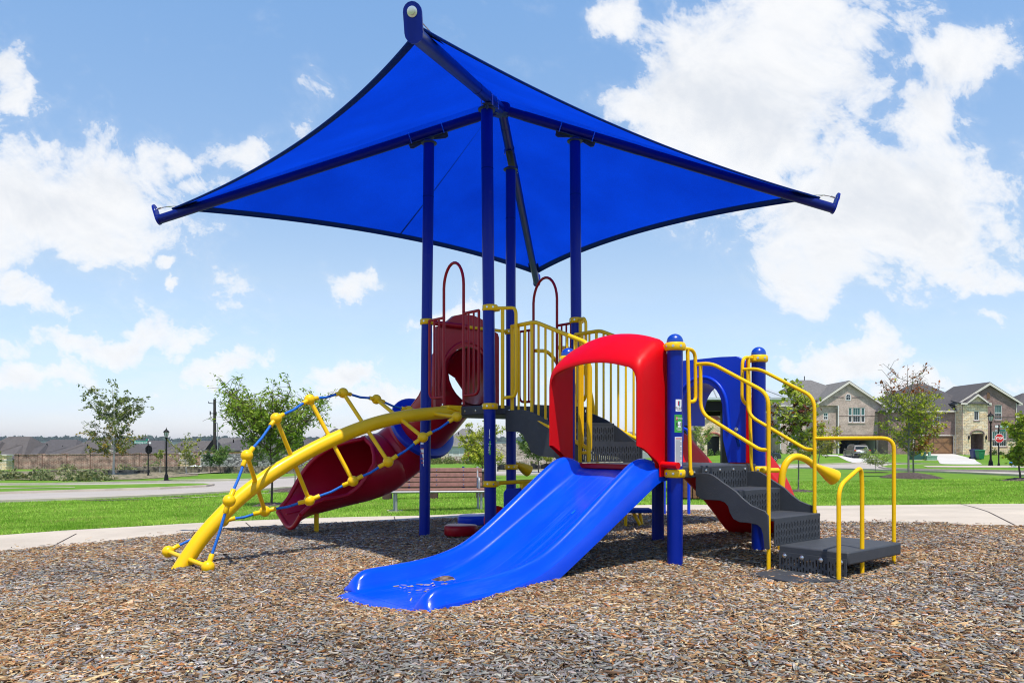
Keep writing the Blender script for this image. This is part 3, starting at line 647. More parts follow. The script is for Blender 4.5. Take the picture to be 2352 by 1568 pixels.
# stickers wrapped round the posts
def wrap(p,a0,a1,z0,z1,m_,par,name,off=.0008,rc=0):
    n=8; rows=[]
    for z in (z0,z1): rows.append([p+Vector((math.cos(a0+(a1-a0)*i/n)*(PR+off),math.sin(a0+(a1-a0)*i/n)*(PR+off),z)) for i in range(n+1)])
    return part(name,MB().grid(rows),m_,par,smooth=80)
def wtext(p,a,z,body,size,m_,par,off=.0022,bold=.0):
    fn=lambda x,y:p+Vector((math.cos(a+x/PR)*(PR+off),math.sin(a+x/PR)*(PR+off),z+y))
    return part('lettering',text_mb(body,size,fn,bold),m_,par,smooth=80)
def stickers(p,aim,post_,z,sc_=1.,warn='plain'):
    w_=.5*sc_
    s=wrap(p,aim-.42,aim+.42,z,z+.098,WHITE,post_,'maker_label')
    for da,z0,z1,m_ in ((-.08,.05,.085,SRED),(.0,.045,.082,mat('violet print',(.2,.03,.25),.5)),(.12,.04,.086,mat('teal print',(.0,.3,.33),.5))): wrap(p,aim+da-.05,aim+da+.05,z+z0,z+z1,m_,s,'emblem',.0018)
    wtext(p,aim,z+.028,'Miracle',.026,INK,s); wrap(p,aim-.26,aim+.26,z+.008,z+.014,GINK,s,'print_line',.0018)
    g=wrap(p,aim-.56,aim+.56,z-.17,z-.025,GREEN,post_,'age_label')
    wtext(p,aim+.15,z-.055,'Miracle',.022,WHITE,g); wrap(p,aim-.38,aim-.2,z-.07,z-.042,SRED,g,'emblem',.0018)
    wrap(p,aim-.14,aim+.36,z-.128,z-.08,WHITE,g,'white_box',.0016); wtext(p,aim+.11,z-.105,'5-12',.036,INK,g,.003,.0006)
    wrap(p,aim-.34,aim+.48,z-.14,z-.136,WHITE,g,'print_line',.0018); wrap(p,aim-.2,aim+.4,z-.15,z-.147,WHITE,g,'print_line',.0018)
    if warn=='plain':
        h=wrap(p,aim-.52,aim+.54,z-.44,z-.205,WHITE,post_,'warning_label')
        wrap(p,aim-.42,aim+.48,z-.222,z-.214,RINK,h,'print_line',.0018)
        mb=MB(); n=8
        for i in range(26):
            z1=z-.230-i*.0078; e=.46-.3*((i*7)%5==2)
            mb.grid([[p+Vector((math.cos(aim-.44+(e+.44)*j/n)*(PR+.0018),math.sin(aim-.44+(e+.44)*j/n)*(PR+.0018),q)) for j in range(n+1)] for q in (z1-.0042,z1)])
        part('small_print',mb,GINK,h,smooth=80)
    if warn=='red':
        h=wrap(p,aim-.5,aim+.3,z-.36,z-.13,WHITE,post_,'warning_label')
        for q in (.14,.19,.26,.31): wrap(p,aim-.5,aim+.3,z-q-.012,z-q,RINK,h,'print_line',.0018)
stickers(PE,-1.57+.30,posts['E'],1.265)
stickers(PA+Vector((.004,0,0)),-1.57-.5,posts['A'],1.06,warn='no')
o=posts['B']; 
_s=wrap(PB+Vector((-.02,0,0)),-1.57-.95,-1.57-.25,1.0,1.09,WHITE,o,'maker_label')
h=wrap(PB+Vector((-.02,0,0)),-1.57-.95,-1.57-.2,.745,.955,WHITE,o,'warning_label')
for q in (.955,.90,.838,.79): wrap(PB+Vector((-.02,0,0)),-1.57-.95,-1.57-.22,q-.012,q,RINK,h,'print_line',.0018)
# ---------------------------------------------------------------- shade sail and its four beams
OC=Vector((-.1225,9.017,4.93))
END=[Vector((-4.209,9.159,3.679)),Vector((-.640,5.037,3.69)),Vector((3.715,8.889,3.729)),Vector((.425,13.25,3.78))]
TOPS=[Vector((-.979,9.05,4.57)),Vector((-.268,8.163,4.58)),Vector((.738,8.99,4.57)),Vector((-.018,9.865,4.55))]
for e,tp in zip(END,TOPS):
    d=(e-OC).normalized(); n=d.cross(Zu).normalized(); up=n.cross(d)
    b=part('canopy_beam',MB().tube([OC,OC.lerp(e,.5),e],.054,20),BEAM)
    pl_=[]
    for a in np.linspace(0,math.pi,9): pl_.append(e+up*.125+(n*math.cos(a)+up*math.sin(a))*.062)
    for a in np.linspace(math.pi,2*math.pi,9): pl_.append(e+(n*math.cos(a)+up*math.sin(a))*.062)
    part('end_plate',MB().prism(pl_,d*.022),BLUE,b,smooth=30)
    part('bolt',MB().lathe(e+up*.125+d*.02,[(.034,0),(.034,.006),(.02,.008),(.02,.018),(.006,.019)],16,d),STEEL,b)
    part('turnbuckle',MB().tube([e+up*.125-d*.01,e+up*.125-d*.07],.010,8).tube([e+up*.125-d*.07,e+up*.115-d*.14],.006,8),STEEL,b)
    sl0=OC.lerp(e,.045); part('sleeve',MB().tube([OC.lerp(e,.07),OC.lerp(e,.42)],.0565,20),BEAM,b)
    # saddle on the post top
    tq=tp; sad=MB().lathe(tq-Zu*.035,[(PR+.002,0),(PR+.03,.004),(PR+.03,.016),(PR,.02)],20)
    ax=OC+d*((tq-OC).dot(d)); bot=ax-up*.062
    sad.add([bot+d*.24+n*.045,bot+d*.24-n*.045,bot-d*.24-n*.045,bot-d*.24+n*.045]+[q-up*.012 for q in (bot+d*.24+n*.045,bot+d*.24-n*.045,bot-d*.24-n*.045,bot-d*.24+n*.045)],[(0,1,2,3),(7,6,5,4),(0,4,5,1),(1,5,6,2),(2,6,7,3),(3,7,4,0)])
    for s_ in (-1,1):
        f=[bot+d*s_*.08,bot+d*s_*.235,bot+d*s_*.235-up*.05,bot+d*s_*.20-up*.062,tq+d*s_*PR-Zu*.0]
        sad.prism([q-n*.006 for q in f],n*.012)
    part('saddle_bracket',sad,mat('dark green bracket',(.03,.055,.05),.5),b,smooth=25)
    ub=MB()
    for s_ in (-.2,.2):
        c=ax+d*s_; ub.tube([c-up*.085+n*.06]+[c+(n*math.cos(a)+up*math.sin(a))*.060 for a in np.linspace(0,math.pi,9)]+[c-up*.085-n*.06],.006,6)
        ub.lathe(c-up*.095+n*.06,[(.012,0),(.012,.02)],8,up); ub.lathe(c-up*.095-n*.06,[(.012,0),(.012,.02)],8,up)
    [part('u_bolt',q,STEEL,b) for q in islands(ub) if len(q.v)>40]
part('hub_plate',MB().lathe(OC-Zu*.07,[(.02,0),(.10,.005),(.11,.06),(.10,.12),(.02,.125)],16),BEAM)
AP=OC+Zu*.13
def tip(e): return OC.lerp(e,.958)+Zu*.08
def sail(i,s,q,off=0.):
    a,b=tip(END[i]),tip(END[(i+1)%4]); p=AP.lerp(a,s).lerp(AP.lerp(b,s),q); w_=4*q*(1-q)
    mid=(a+b)/2; inn=(OC-mid); inn.z=0; inn.normalize()
    bul=-.05*math.sin(math.pi*min(1,s))*w_
    return p+inn*(.33*w_*s**2.2)+Zu*(.075*w_*s**2+bul+off)
CAN=None
mb=MB()
for i in range(4): mb.grid([[sail(i,s,q) for q in np.linspace(0,1,25)] for s in np.linspace(.0,1,25)])
CAN=part('shade_canopy',mb,FABRIC,smooth=30)
for i in range(4):
    part('hem',MB().grid([[sail(i,s,q,-.006) for q in np.linspace(.0,1,41)] for s in (.968,.985,1.004)]).grid([[sail(i,s,q,.006) for q in np.linspace(.0,1,41)] for s in (.968,.985,1.004)]).tube([sail(i,1.003,q,-.004) for q in np.linspace(0,1,41)],.011,8),NAVY,CAN)
for i,e in enumerate(END):
    a=[sail(i,s,q,-.010) for s,q in ((.995,.03),(.93,.03),(.93,.0),(.995,.0))]; b=[sail((i-1)%4,s,1-q,-.010) for s,q in ((.995,.03),(.93,.03),(.93,.0),(.995,.0))]
    part('corner_patch',MB().add(a,[(0,1,2,3)]).add(b,[(0,1,2,3)]),NAVY,CAN)
part('seam',MB().grid([[sail(3,s,.5+d_,-.006) for s in np.linspace(.03,.98,25)] for d_ in (-.002,.002)]),NAVY,CAN)
cb=MB()
for i,e in enumerate(END):
    d=(e-OC).normalized(); n=d.cross(Zu).normalized(); up=n.cross(d)
    q=e+up*.12-d*.13
    cb.tube([q,sail(i,1.0,.02,0)],.004,6).tube([q,sail((i-1)%4,1.0,.98,0)],.004,6)
part('edge_cable',cb,STEEL,CAN)
# ---------------------------------------------------------------- decks
def deck(a,b,c,d,z,th=.10):
    P=[q+Zu*0 for q in (a,b,c,d)]; m_=sum(P,Vector())/4; P=[q+(q-m_).normalized()*.02 for q in P]
    mb=MB().prism([Vector((q.x,q.y,z-th)) for q in P],Zu*th); o=part('deck',mb,DGRAY,bevel=.012,smooth=30)
    b_=MB()
    for p,q in zip(P,P[1:]+P[:1]):
        t=(q-p).normalized(); n=Vector((t.y,-t.x,0))
        for f in (.2,.36,.64,.8): b_.lathe(p.lerp(q,f)+n*.0+Zu*(z-.055),[(.012,-.002),(.012,.006),(.006,.008)],10,n)
    part('deck_bolt',b_,STEEL,o); return o
deck(PA,PD,PC,PB,1.42); deck(PE,PF,PH,PG,.82)
# ---------------------------------------------------------------- slides
SEC=[(.092,-.235),(.092,-.228),(.094,-.112),(.097,-.102),(.124,-.088),(.140,-.03),(.160,-.006),(.19,0),(.218,-.008),(.240,-.035),(.262,-.105),(.285,-.136),(.315,-.147),(.46,-.150),(.637,-.144),(.645,-.144),(.82,-.150),(.965,-.147),(.995,-.136),(1.018,-.105),(1.04,-.035),(1.062,-.008),(1.09,0),(1.12,-.006),(1.140,-.03),(1.156,-.088),(1.183,-.102),(1.186,-.112),(1.188,-.228),(1.188,-.235),(1.170,-.236),(1.150,-.235),(1.0,-.175),(.28,-.175),(.13,-.235),(.104,-.236)]
def slide_mb(f,rk,rz,bk,bz,k0,k1,vs=lambda v:v,end=True):
    st=list(np.linspace(k0,k1-.16,44))+[k1-.16+.16*q for q in (.25,.45,.62,.76,.87,.95,1.0)]
    RZ=crom([(a,b,0) for a,b in zip(rk,rz)],12); BZ=crom([(a,b,0) for a,b in zip(bk,bz)],12)
    rx,ry=[p.x for p in RZ],[p.y for p in RZ]; bx,by=[p.x for p in BZ],[p.y for p in BZ]
    rows=[]
    for k_ in st:
        r_=float(np.interp(k_,rx,ry)); b_=float(np.interp(k_,bx,by)); e=1.
        if k_>k1-.16: q=(k_-(k1-.16))/.16; e=math.sqrt(max(0,1-q*q)) if q<1 else .0
        D=(r_-b_)*e; row=[]
        for v,h in SEC:
            zz=b_+D*(1+h/.15) if h>=-.15 else b_+(h+.15)*(1. if e>.3 else e*3)
            kk=k_
            row.append(f(kk,vs(v),zz))
        rows.append(row)
    n=len(SEC); mb=MB().grid(rows,True); L=len(rows)
    mb.f.append(tuple(range(n))[::-1]); mb.f.append(tuple((L-1)*n+j for j in range(n)))
    return mb
fb=lambda k_,v,z:PE-U*k_+V*v+Zu*z
SLB=part('double_slide',slide_mb(fb,[-.06,.03,.10,.2,.3,.45,1.0,1.285,1.5,1.78,2.22,2.42],[.79,.83,.87,.885,.86,.77,.395,.225,.15,.105,.082,.075],[-.06,.06,.14,.3,1.0,1.285,1.5,1.78,2.1,2.42],[.79,.775,.74,.645,.235,.08,.005,-.045,-.06,-.065],-.05,2.36),WSLIDE,smooth=50)
part('exit_lip',MB().grid([[fb(2.2+.02*0+a,v,z) for v in np.linspace(.21,1.07,24)] for a,z in ((.0,-.058),(.1,-.062),(.2,-.068),(.26,-.08),(.30,-.11),(.31,-.16))]),WSLIDE,SLB)
part('wear_mark',MB().add([fb(k_,v,z+.0) for k_,v,z in ((.62,.52,.462),(.62,.535,.462),(.66,.535,.438),(.66,.52,.438))],[(0,1,2,3)]),mat('scuffed teal plastic',(.0,.17,.42),.5),SLB)
# loose chips lying in the slide exit
r2=np.random.default_rng(8); kk=np.concatenate([r2.normal(1.9,.1,20),r2.uniform(1.85,2.25,9)]); vv=np.concatenate([.86+(kk[:20]-1.9)*.6+r2.normal(0,.03,20),r2.uniform(.34,.95,9)])
zz=np.interp(kk,[1.5,1.78,2.1,2.36],[.005,-.045,-.06,-.065])+.009
pp=np.array([list(fb(a,b,c)) for a,b,c in zip(kk,vv,zz)])
tag(chipmesh('loose_chips',pp,r2.uniform(0,3.14,29),r2.normal(0,.08,29),r2.normal(0,.1,29),r2.uniform(.02,.055,29),r2.uniform(.006,.014,29),np.full(29,.005),np.array([.46,.37,.19])*r2.uniform(.5,1.2,(29,1)),r2),'scattered tan wood chips lying in the blue slide exit','wood chips',kind='stuff')
fr=lambda k_,v,z:PF*0+ae(1.30+k_,v,z)
part('wave_slide',slide_mb(fr,[-.06,.05,.2,.35,.6,.8,.95,1.08,1.2,1.4],[1.02,1.12,1.10,1.0,.83,.66,.47,.26,.15,.10],[-.06,.05,.2,.35,.6,.8,1.0,1.2,1.4],[.79,.79,.75,.66,.48,.32,.15,.04,-.01],-.05,1.32,lambda v:.12+.85*(v-.05)),RED,label='red single slide leaving the back of the low deck')
# ---------------------------------------------------------------- red hood over the double slide
def hood(par_f,mt,name,W0=.08,W1=1.20,zf=.74,label=None):
    def prof(z0,zc,zm,ins,rad,uu=0.):
        w0,w1=W0+ins,W1-ins; m_=(w0+w1)/2; pts=[]; rad=.11; w1-=.05*uu/.35; hw=(w1-w0)/2; arc=lambda v:zc+(zm-zc)*(1-((v-m_)/hw)**2)
        for t in np.linspace(0,1,7)[:-1]: pts.append((w0,z0+(zc-rad-z0)*t))
        c0=(w0+rad*1.1,arc(w0+rad*1.1)); c1=(w1-rad*1.1,arc(w1-rad*1.1))
        for t in np.linspace(0,1,6)[:-1]: pts.append((w0*(1-t)**2+2*t*(1-t)*w0+c0[0]*t*t,(zc-rad)*(1-t)**2+2*t*(1-t)*(zc+.02)+c0[1]*t*t))
        for t in np.linspace(0,1,14): v_=c0[0]+(c1[0]-c0[0])*t; pts.append((v_,arc(v_)))
        for t in np.linspace(1,0,6)[1:]: pts.append((w1*(1-t)**2+2*t*(1-t)*w1+c1[0]*t*t,(zc-rad)*(1-t)**2+2*t*(1-t)*(zc+.02)+c1[1]*t*t))
        for t in np.linspace(0,1,7)[1:]: pts.append((w1,zc-rad+(z0-zc+rad)*t))
        return pts
    S=[(.0,.735,1.84,1.965,0,.10),(.05,.735,1.835,1.96,0,.10),(.098,.735,1.815,1.935,0,.1),(.104,.835,1.812,1.932,0,.1),(.13,.862,1.795,1.913,0,.1),(.20,.905,1.755,1.868,0,.1),(.29,.962,1.69,1.79,0,.1),(.315,.972,1.668,1.76,.002,.1),(.335,.98,1.645,1.735,.012,.1),(.35,.985,1.62,1.71,.022,.1),
       (.347,.99,1.60,1.69,.036,.1),(.32,.985,1.60,1.69,.042,.1),(.20,.925,1.69,1.79,.042,.1),(.11,.85,1.755,1.865,.042,.1),(.09,.745,1.77,1.88,.042,.1),(.0,.745,1.81,1.92,.042,.1)]
    rows=[[par_f(u,v,z) for v,z in prof(z0,zc,zm,ins,rad,u)] for u,z0,zc,zm,ins,rad in S]
    return part(name,MB().grid(rows),mt,smooth=60,label=label)
hd=hood(lambda u,v,z:PE-U*u+V*v+Zu*z,RED,'slide_hood',label='red arched hood over the blue double slide')
part('mounting_tab',MB().tube([ae(-.06,.10,.835),ae(-.075,-.09,.828)],.028,12),RED,hd,bevel=0)
part('base_rail',MB().beam(ae(-.035,.09,.805),ae(-.035,1.16,.805),.05,.045),DRED,hd,bevel=.01)
# blue arch panel and its tunnel on the far side of the low deck
def arch_panel(o,du,dw,wid,z0,z1,ow,oz,mt,name,tun,tz,zoff=0.,th=.05,lab=None,rd=False):
    m_=wid/2; P=[(0,z0),(0,z1-.16),(.03,z1-.06),(.12,z1-.01),(.3,z1),(wid-.3,z1),(wid-.12,z1-.01),(wid-.03,z1-.06),(wid,z1-.16),(wid,z0)]
    if rd: P=[(0,z0),(0,z1-.24),(.02,z1-.19),(.12,z1-.155),(.27,z1-.035),(wid-.27,z1-.035),(wid-.12,z1-.155),(wid-.02,z1-.19),(wid,z1-.24),(wid,z0)]
    H=[(m_+ow*1.25,z0),(m_+ow*1.02,z0+.22)]+[(m_+ow*math.cos(a),oz+ow*1.12*math.sin(a)) for a in np.linspace(0,math.pi,17)]+[(m_-ow*1.02,z0+.22),(m_-ow*1.25,z0)]
    f=lambda w_,z,t=0:o+dw*w_+Zu*z+du*t
    out=[P[0],P[0],P[1],P[1],P[1],P[2],P[2],P[3],P[3],P[4],((.3+.1),z1),(m_,z1),(wid-.4,z1),P[5],P[6],P[6],P[7],P[7],P[8],P[8],P[9]]
    out=out[::-1]; n=len(H); assert n==len(out),(n,len(out))
    rows=[[f(*q) for q in out],[f(*q) for q in H],[f(*q,th) for q in H],[f(*q,th) for q in out],[f(*q) for q in out]]
    p_=part(name,MB().grid(rows),mt,smooth=30,bevel=0,label=lab)
    mol=[(m_+(ow+.055)*math.cos(a),oz+(ow*1.12+.055)*math.sin(a)) for a in np.linspace(-.0,math.pi,21)]
    mol=[(mol[0][0]+.02,oz-.18)]+mol+[(mol[-1][0]-.02,oz-.18)]
    part('moulding',MB().tube([f(*q,-.002) for q in mol],.017,10),mt,p_)
    if tun:
        IN=[(m_+(ow+.02)*1.0,tz)]+[(m_+(ow+.02)*math.cos(a),oz+(ow*1.12+.02)*math.sin(a)) for a in np.linspace(0,math.pi,17)]+[(m_-(ow+.02),tz)]
        OUT=[(m_+(ow+.06)*1.0,tz)]+[(m_+(ow+.06)*math.cos(a),oz+(ow*1.12+.06)*math.sin(a)) for a in np.linspace(0,math.pi,17)]+[(m_-(ow+.06),tz)]
        part('tunnel_hood',MB().grid([[f(*q,th) for q in IN],[f(*q,th+tun) for q in IN],[f(*q,th+tun+.01) for q in OUT],[f(*q,th) for q in OUT]]),mt,p_)
    return p_
bp=arch_panel(PF-U*.03+V*.10,U,V,1.03,.83,1.84,.245,1.33,HBLUE,'arch_panel',.38,1.19,lab='blue arch panel at the back of the low deck')
part('grip_slot',MB().beam(PF-U*.034+V*.185+Zu*.98,PF-U*.034+V*.215+Zu*1.08,.03,.004,up=U),NAVY,bp); part('bolt',MB().lathe(PF-U*.03+V*.215+Zu*1.14,[(.022,0),(.022,.005),(.01,.008)],12,-U),STEEL,bp)
part('edge_strip',MB().beam(PF-U*.06+V*.075+Zu*.83,PF-U*.06+V*.075+Zu*1.80,.02,.03,up=U),RED)
# ---------------------------------------------------------------- hoop guard panels (red)
def guard(p,q,out,spans,zt=2.435,zb=1.535):
    d=q-p; f=lambda t,z:p+d*t+out*.045+Zu*z
    mb=MB(); r=.0155
    for (a,b,hoop) in spans:
        s=1 if b>a else -1
        mb.tube(fillet([f(a,zt),f(a,zb),f(b,zb),f(b,zb+.02)],.09),r,10); mb.tube([f(b,1.43),f(b,zb+.0)],r,10)
        mb.tube([f(a,zt),f(b,zt)],r,10)
        for i in (1,2): mb.tube([f(a+(b-a)*i/3,zb),f(a+(b-a)*i/3,zt)],.0115,8)
    (a0,b0,_),(a1,b1,_)=spans; m_=(b0+b1)/2; hw=(b1-b0)/2; R_=d.length*abs(hw)
    mb.tube([f(b0,zb)]+[f(b0,2.75-.0)]+[f(m_-hw*math.cos(t),2.75+(R_+.09)*math.sin(t)) for t in np.linspace(.05,math.pi-.05,15)]+[f(b1,2.75),f(b1,zb)],.0165,10)
    o=part('guard_panel',mb,DRED)
    part('mounting_bolt',MB().lathe(f(b0,1.45)+out*.016,[(.012,0),(.012,.005)],10,out).lathe(f(b1,1.45)+out*.016,[(.012,0),(.012,.005)],10,out),STEEL,o)
    return o
guard(PA,PB,-U,[(.115,.345,1),(.905,.66,1)])
guard(PD,PC,U,[(.115,.32,1),(.905,.68,1)])
part('crossbar',MB().tube([PB+Zu*2.44+V*0.02,PC+Zu*2.44],.02,12),YEL)
part('crossbar_sleeve',MB().tube([PB.lerp(PC,.05)+Zu*2.44,PB.lerp(PC,.46)+Zu*2.44],.03,12),DRED)
# ---------------------------------------------------------------- maroon tube slide
MBC=(PB+PC)/2; ts=lambda k_,v,z:MBC-U*k_+V*v+Zu*z
key=[(0,-.02,1.83),(0,.16,1.79),(0,.42,1.66),(0,.8,1.40),(.0,1.12,1.19),(.06,1.33,1.0),(.25,1.45,.82),(.5,1.46,.715),(.85,1.44,.63),(1.15,1.43,.57),(1.45,1.42,.52),(1.76,1.42,.485)]
PTS=crom([ts(*q) for q in key],7)
n_=len(PTS); RAD=.37; RI=.352
SK=[7.25,7.45,7.7,8,8.5,9,9.5,10,10.5,11]; NE=[0,45,75,90,112,123,122,120,124,130]; FE=[0,-10,-4,4,22,45,70,95,118,132]
def half(i):
    s=i/7.
    if s<2.0: return 0.
    if s<2.3: return (s-2.0)/.3*R(80)
    if s<3.45: return R(80)
    if s<3.85: return (3.85-s)/.4*R(80)
    return R(max(0,(float(np.interp(s,SK,NE))+float(np.interp(s,SK,FE)))/2))
def turn(i):
    s=i/7.; return R((float(np.interp(s,SK,NE))-float(np.interp(s,SK,FE)))/2)
tube_pts=[]
rows=[];
for i,p in enumerate(PTS):
    t=(PTS[min(i+1,n_-1)]-PTS[max(i-1,0)]).normalized(); sd_=t.cross(Zu).normalized(); up=sd_.cross(t); h_=half(i); row=[]
    s=i/7.; fl=0.0
    rr=RAD*(1+.05*math.sin(max(0,s-5)*5.0)*(5<s<7)*.25)
    if s>10: fl=(s-10)*1.0
    rr*=1+.13*math.exp(-((s-7.3)/1.5)**2)+.07*sm(8,10,s)
    m_=26; A=np.linspace(math.pi/2+max(h_,1e-3),math.pi*2.5-max(h_,1e-3),m_)+turn(i)
    for a in A: row.append(p+(sd_*math.cos(a)+up*math.sin(a))*rr*(1+.15*fl*fl)-up*(.045*fl*fl if math.sin(a)<0 else 0)+Zu*(.02*fl*math.sin(a*5)))
    for a in A[::-1]: row.append(p+(sd_*math.cos(a)+up*math.sin(a))*(rr*(1+.15*fl*fl)-.018)-up*(.045*fl*fl if math.sin(a)<0 else 0)+Zu*(.02*fl*math.sin(a*5)))
    rows.append(row)
mb=MB().grid(rows,True)
mb.f.append(tuple(range(52))[::-1]); L_=len(rows); 
# close the exit end between the inner and outer skin
base=(L_-1)*52
for j in range(25): mb.f.append((base+j,base+j+1,base+51-j-1,base+51-j))
mb.f.pop(-26)
TS=part('tube_slide',mb,TRED,smooth=45,label='maroon spiral tube slide with a blue ring')
rim=[]
for i in range(int(7*1.75),L_):
    pass
def edge(i,side):
    r_=rows[i]; return (r_[0]+r_[51])/2 if side==0 else (r_[25]+r_[26])/2
i0=int(7*7.25)
lip=[edge(i,0) for i in range(L_-1,i0,-1)]+[edge(i,1) for i in range(i0+1,L_)]
part('rolled_rim',MB().tube(lip,.03,10),TRED,TS)
part('rolled_rim',MB().tube([(rows[-1][j]+rows[-1][51-j])/2 for j in range(26)],.03,10),TRED,TS)
e0=[edge(i,0) for i in range(15,26)]; e1=[edge(i,1) for i in range(15,26)]
part('trough_edge',MB().tube(e0,.014,8).tube(e1,.014,8),TRED,TS)
ir=int(7*3.9); pr_=PTS[ir]; tr_=(PTS[ir+1]-PTS[ir-1]).normalized()
part('joint_ring',MB().lathe(pr_-tr_*.045,[(.36,0),(.455,.0),(.475,.015),(.48,.045),(.475,.075),(.455,.09),(.36,.09)],40,tr_),mat('ring blue plastic',(.003,.03,.42),.32,.05,3,coat=.2),TS)
ij=int(7*6.2); pj=PTS[ij]; tj=(PTS[ij+1]-PTS[ij-1]).normalized()
part('joint_flange',MB().lathe(pj-tj*.02,[(.36,0),(.392,.004),(.392,.036),(.36,.04)],36,tj),TRED,TS)
sp_=ts(1.36,1.42,0); part('support_leg',MB().tube([Vector((sp_.x,sp_.y,T(sp_.x,sp_.y)-.1)),Vector((sp_.x,sp_.y,.2))],.03,14),YEL,TS)
part('seat_groove',MB().tube([ts(1.3,1.42+.09,.525-RI+.03),ts(1.72,1.42+.09,.478-RI+.012)],.012,8),TRED,TS)
arch_panel(PB.lerp(PC,.12)+V*.05,V,(PC-PB).normalized(),.97,1.43,2.60,.335,1.83,TRED,'tube_entrance_hood',.30,1.7,rd=True,lab='maroon entrance hood of the tube slide')
# ---------------------------------------------------------------- yellow arch climber
MA=(PA+PB)/2
AK=np.array([.03,.296,.542,.787,1.033,1.279,1.525,1.771,2.017,2.262,2.508,2.754,2.9,3.03]); AZ=np.array([1.363,1.340,1.314,1.277,1.219,1.141,1.045,.933,.804,.653,.466,.221,.03,-.17])
ap=[MA-U*k_+Zu*z for k_,z in zip(AK,AZ)]
AC=part('arch_climber',MB().tube(crom(ap,5),.069,26),YEL,label='curved yellow tube climber with twisted rope rungs')
part('mounting_plate',MB().prism([MA+U*.0-V*.10+Zu*1.31,MA-V*.10+Zu*1.43,MA+V*.10+Zu*1.43,MA+V*.10+Zu*1.31],-U*.03).prism([MA-U*.03-V*.095+Zu*1.36,MA-U*.03-V*.095+Zu*1.43,MA-U*.16-V*.07+Zu*1.43,MA-U*.16-V*.07+Zu*1.40],V*.16),YEL,AC,bevel=.004)
def arcpt(k_):
    z=float(np.interp(k_,AK,AZ)); dz=(float(np.interp(k_+.05,AK,AZ))-float(np.interp(k_-.05,AK,AZ)))/.1
    t=(-U+Zu*dz).normalized(); N=t.cross(V).normalized()
    if N.z<0: N=-N
    return MA-U*k_+Zu*z,t,N
C1=[];C2=[];RUN=.455
for k_,ph in ((2.92,-4),(2.58,23),(2.3,49),(1.94,79),(1.54,105),(1.16,125),(.76,152),(.34,174)):
    c,t,N=arcpt(k_); d=-V*math.cos(R(ph))+N*math.sin(R(ph)); a=c+d*RUN; b=c-d*RUN
    o=part('rung',MB().tube([c+d*.05,a],.0205,12).tube([c-d*.05,b],.0205,12),YEL,AC); C1.append((a,d)); C2.append((b,-d))
for ch in (C1,C2):
    P=[q for q,_ in ch]; rp=[]
    for i,(q,d) in enumerate(ch):
        nx=(P[min(i+1,len(P)-1)]-P[max(i-1,0)]).normalized()
        mb=MB().sphere(q,.054,20,12)
        if i>0: s=(P[i-1]-q).normalized(); mb.lathe(q+s*.04,[(.022,0),(.022,.066),(.018,.07)],14,s)
        if i<len(P)-1: s=(P[i+1]-q).normalized(); mb.lathe(q+s*.04,[(.022,0),(.022,.066),(.018,.07)],14,s)
        part('rope_ball',mb,YEL,AC,smooth=50)
    for i in range(len(P)-1):
        a,b=P[i],P[i+1]; m_=(a+b)/2-Zu*.012; part('rope',MB().tube([a.lerp(b,.2),m_,a.lerp(b,.8)],.0125,10),ROPE,AC)
# yellow loop ladder behind the deck
lad=[PD.lerp(PC,.66)+U*.06+Zu*2.17,PD.lerp(PC,.66)+U*.30+Zu*2.15,PD.lerp(PC,.66)+U*.55+Zu*1.86,PD.lerp(PC,.66)+U*.72+Zu*1.2,PD.lerp(PC,.66)+U*.80-Zu*.1]
lad2=[q-V*0-(PC-PD)*.34 for q in lad]
mb=MB().tube(crom(lad,6),.024,12).tube(crom(lad2,6),.024,12)
for z in (.35,.65,.95,1.2): 
    q=crom(lad,6); j=min(range(len(q)),key=lambda i:abs(q[i].z-z)); mb.tube([q[j],q[j]-(PC-PD)*.34],.017,10)
part('loop_ladder',mb,YEL)
# ---------------------------------------------------------------- perforated plates, stairs
def plate(f,w0,w1,h0,h1,th,cols,rows_,nx,nz):
    "f(w,h,t) -> point; slots in cols columns and rows_ rows, staggered"
    mb=MB(); pw=(w1-w0)/(cols+1)
    def cell(a,b,c,d): mb.add([f(a,c,0),f(b,c,0),f(b,d,0),f(a,d,0),f(a,c,th),f(b,c,th),f(b,d,th),f(a,d,th)],[(0,1,2,3),(7,6,5,4),(0,4,5,1),(1,5,6,2),(2,6,7,3),(3,7,4,0)])
    sw=pw*.44; x=w0; ph=(h1-h0)
    for i in range(cols):
        c=w0+pw*(i+1); cell(x,c-sw/2,h0,h1); x=c+sw/2
        z=h0; st=.5 if i%2 else 0.
        sl=ph*.80/rows_
        for r_ in range(rows_):
            a=h0+ph*.07+sl*(r_+.0)+(sl*.22 if i%2 else 0); b=a+sl*.68
            cell(c-sw/2,c+sw/2,z,a); z=b
        cell(c-sw/2,c+sw/2,z,h1)
    cell(x,w1,h0,h1); return mb
def cell_box(mb,P,Q): return mb.bb(*P,*Q)
ST=part('stairs',MB().prism([ae(.33,-.05,.60),ae(1.0,-.05,.60),ae(1.0,-.36,.60),ae(.33,-.36,.60)],Zu*.025).prism([ae(.30,-.36,.405),ae(1.0,-.36,.405),ae(1.0,-.72,.405),ae(.30,-.72,.405)],Zu*.025),DGRAY,bevel=.005)
part('riser',plate(lambda w_,h,t:ae(w_,-.035-t,h),.31,.98,.615,.80,.008,24,2,0,0),DGRAY,ST)
part('riser',plate(lambda w_,h,t:ae(w_,-.355-t,h),.30,.985,.425,.615,.008,26,3,0,0),DGRAY,ST)
part('riser',plate(lambda w_,h,t:ae(w_,-.715-t,h),.295,.985,.215,.42,.008,28,3,0,0),DGRAY,ST)
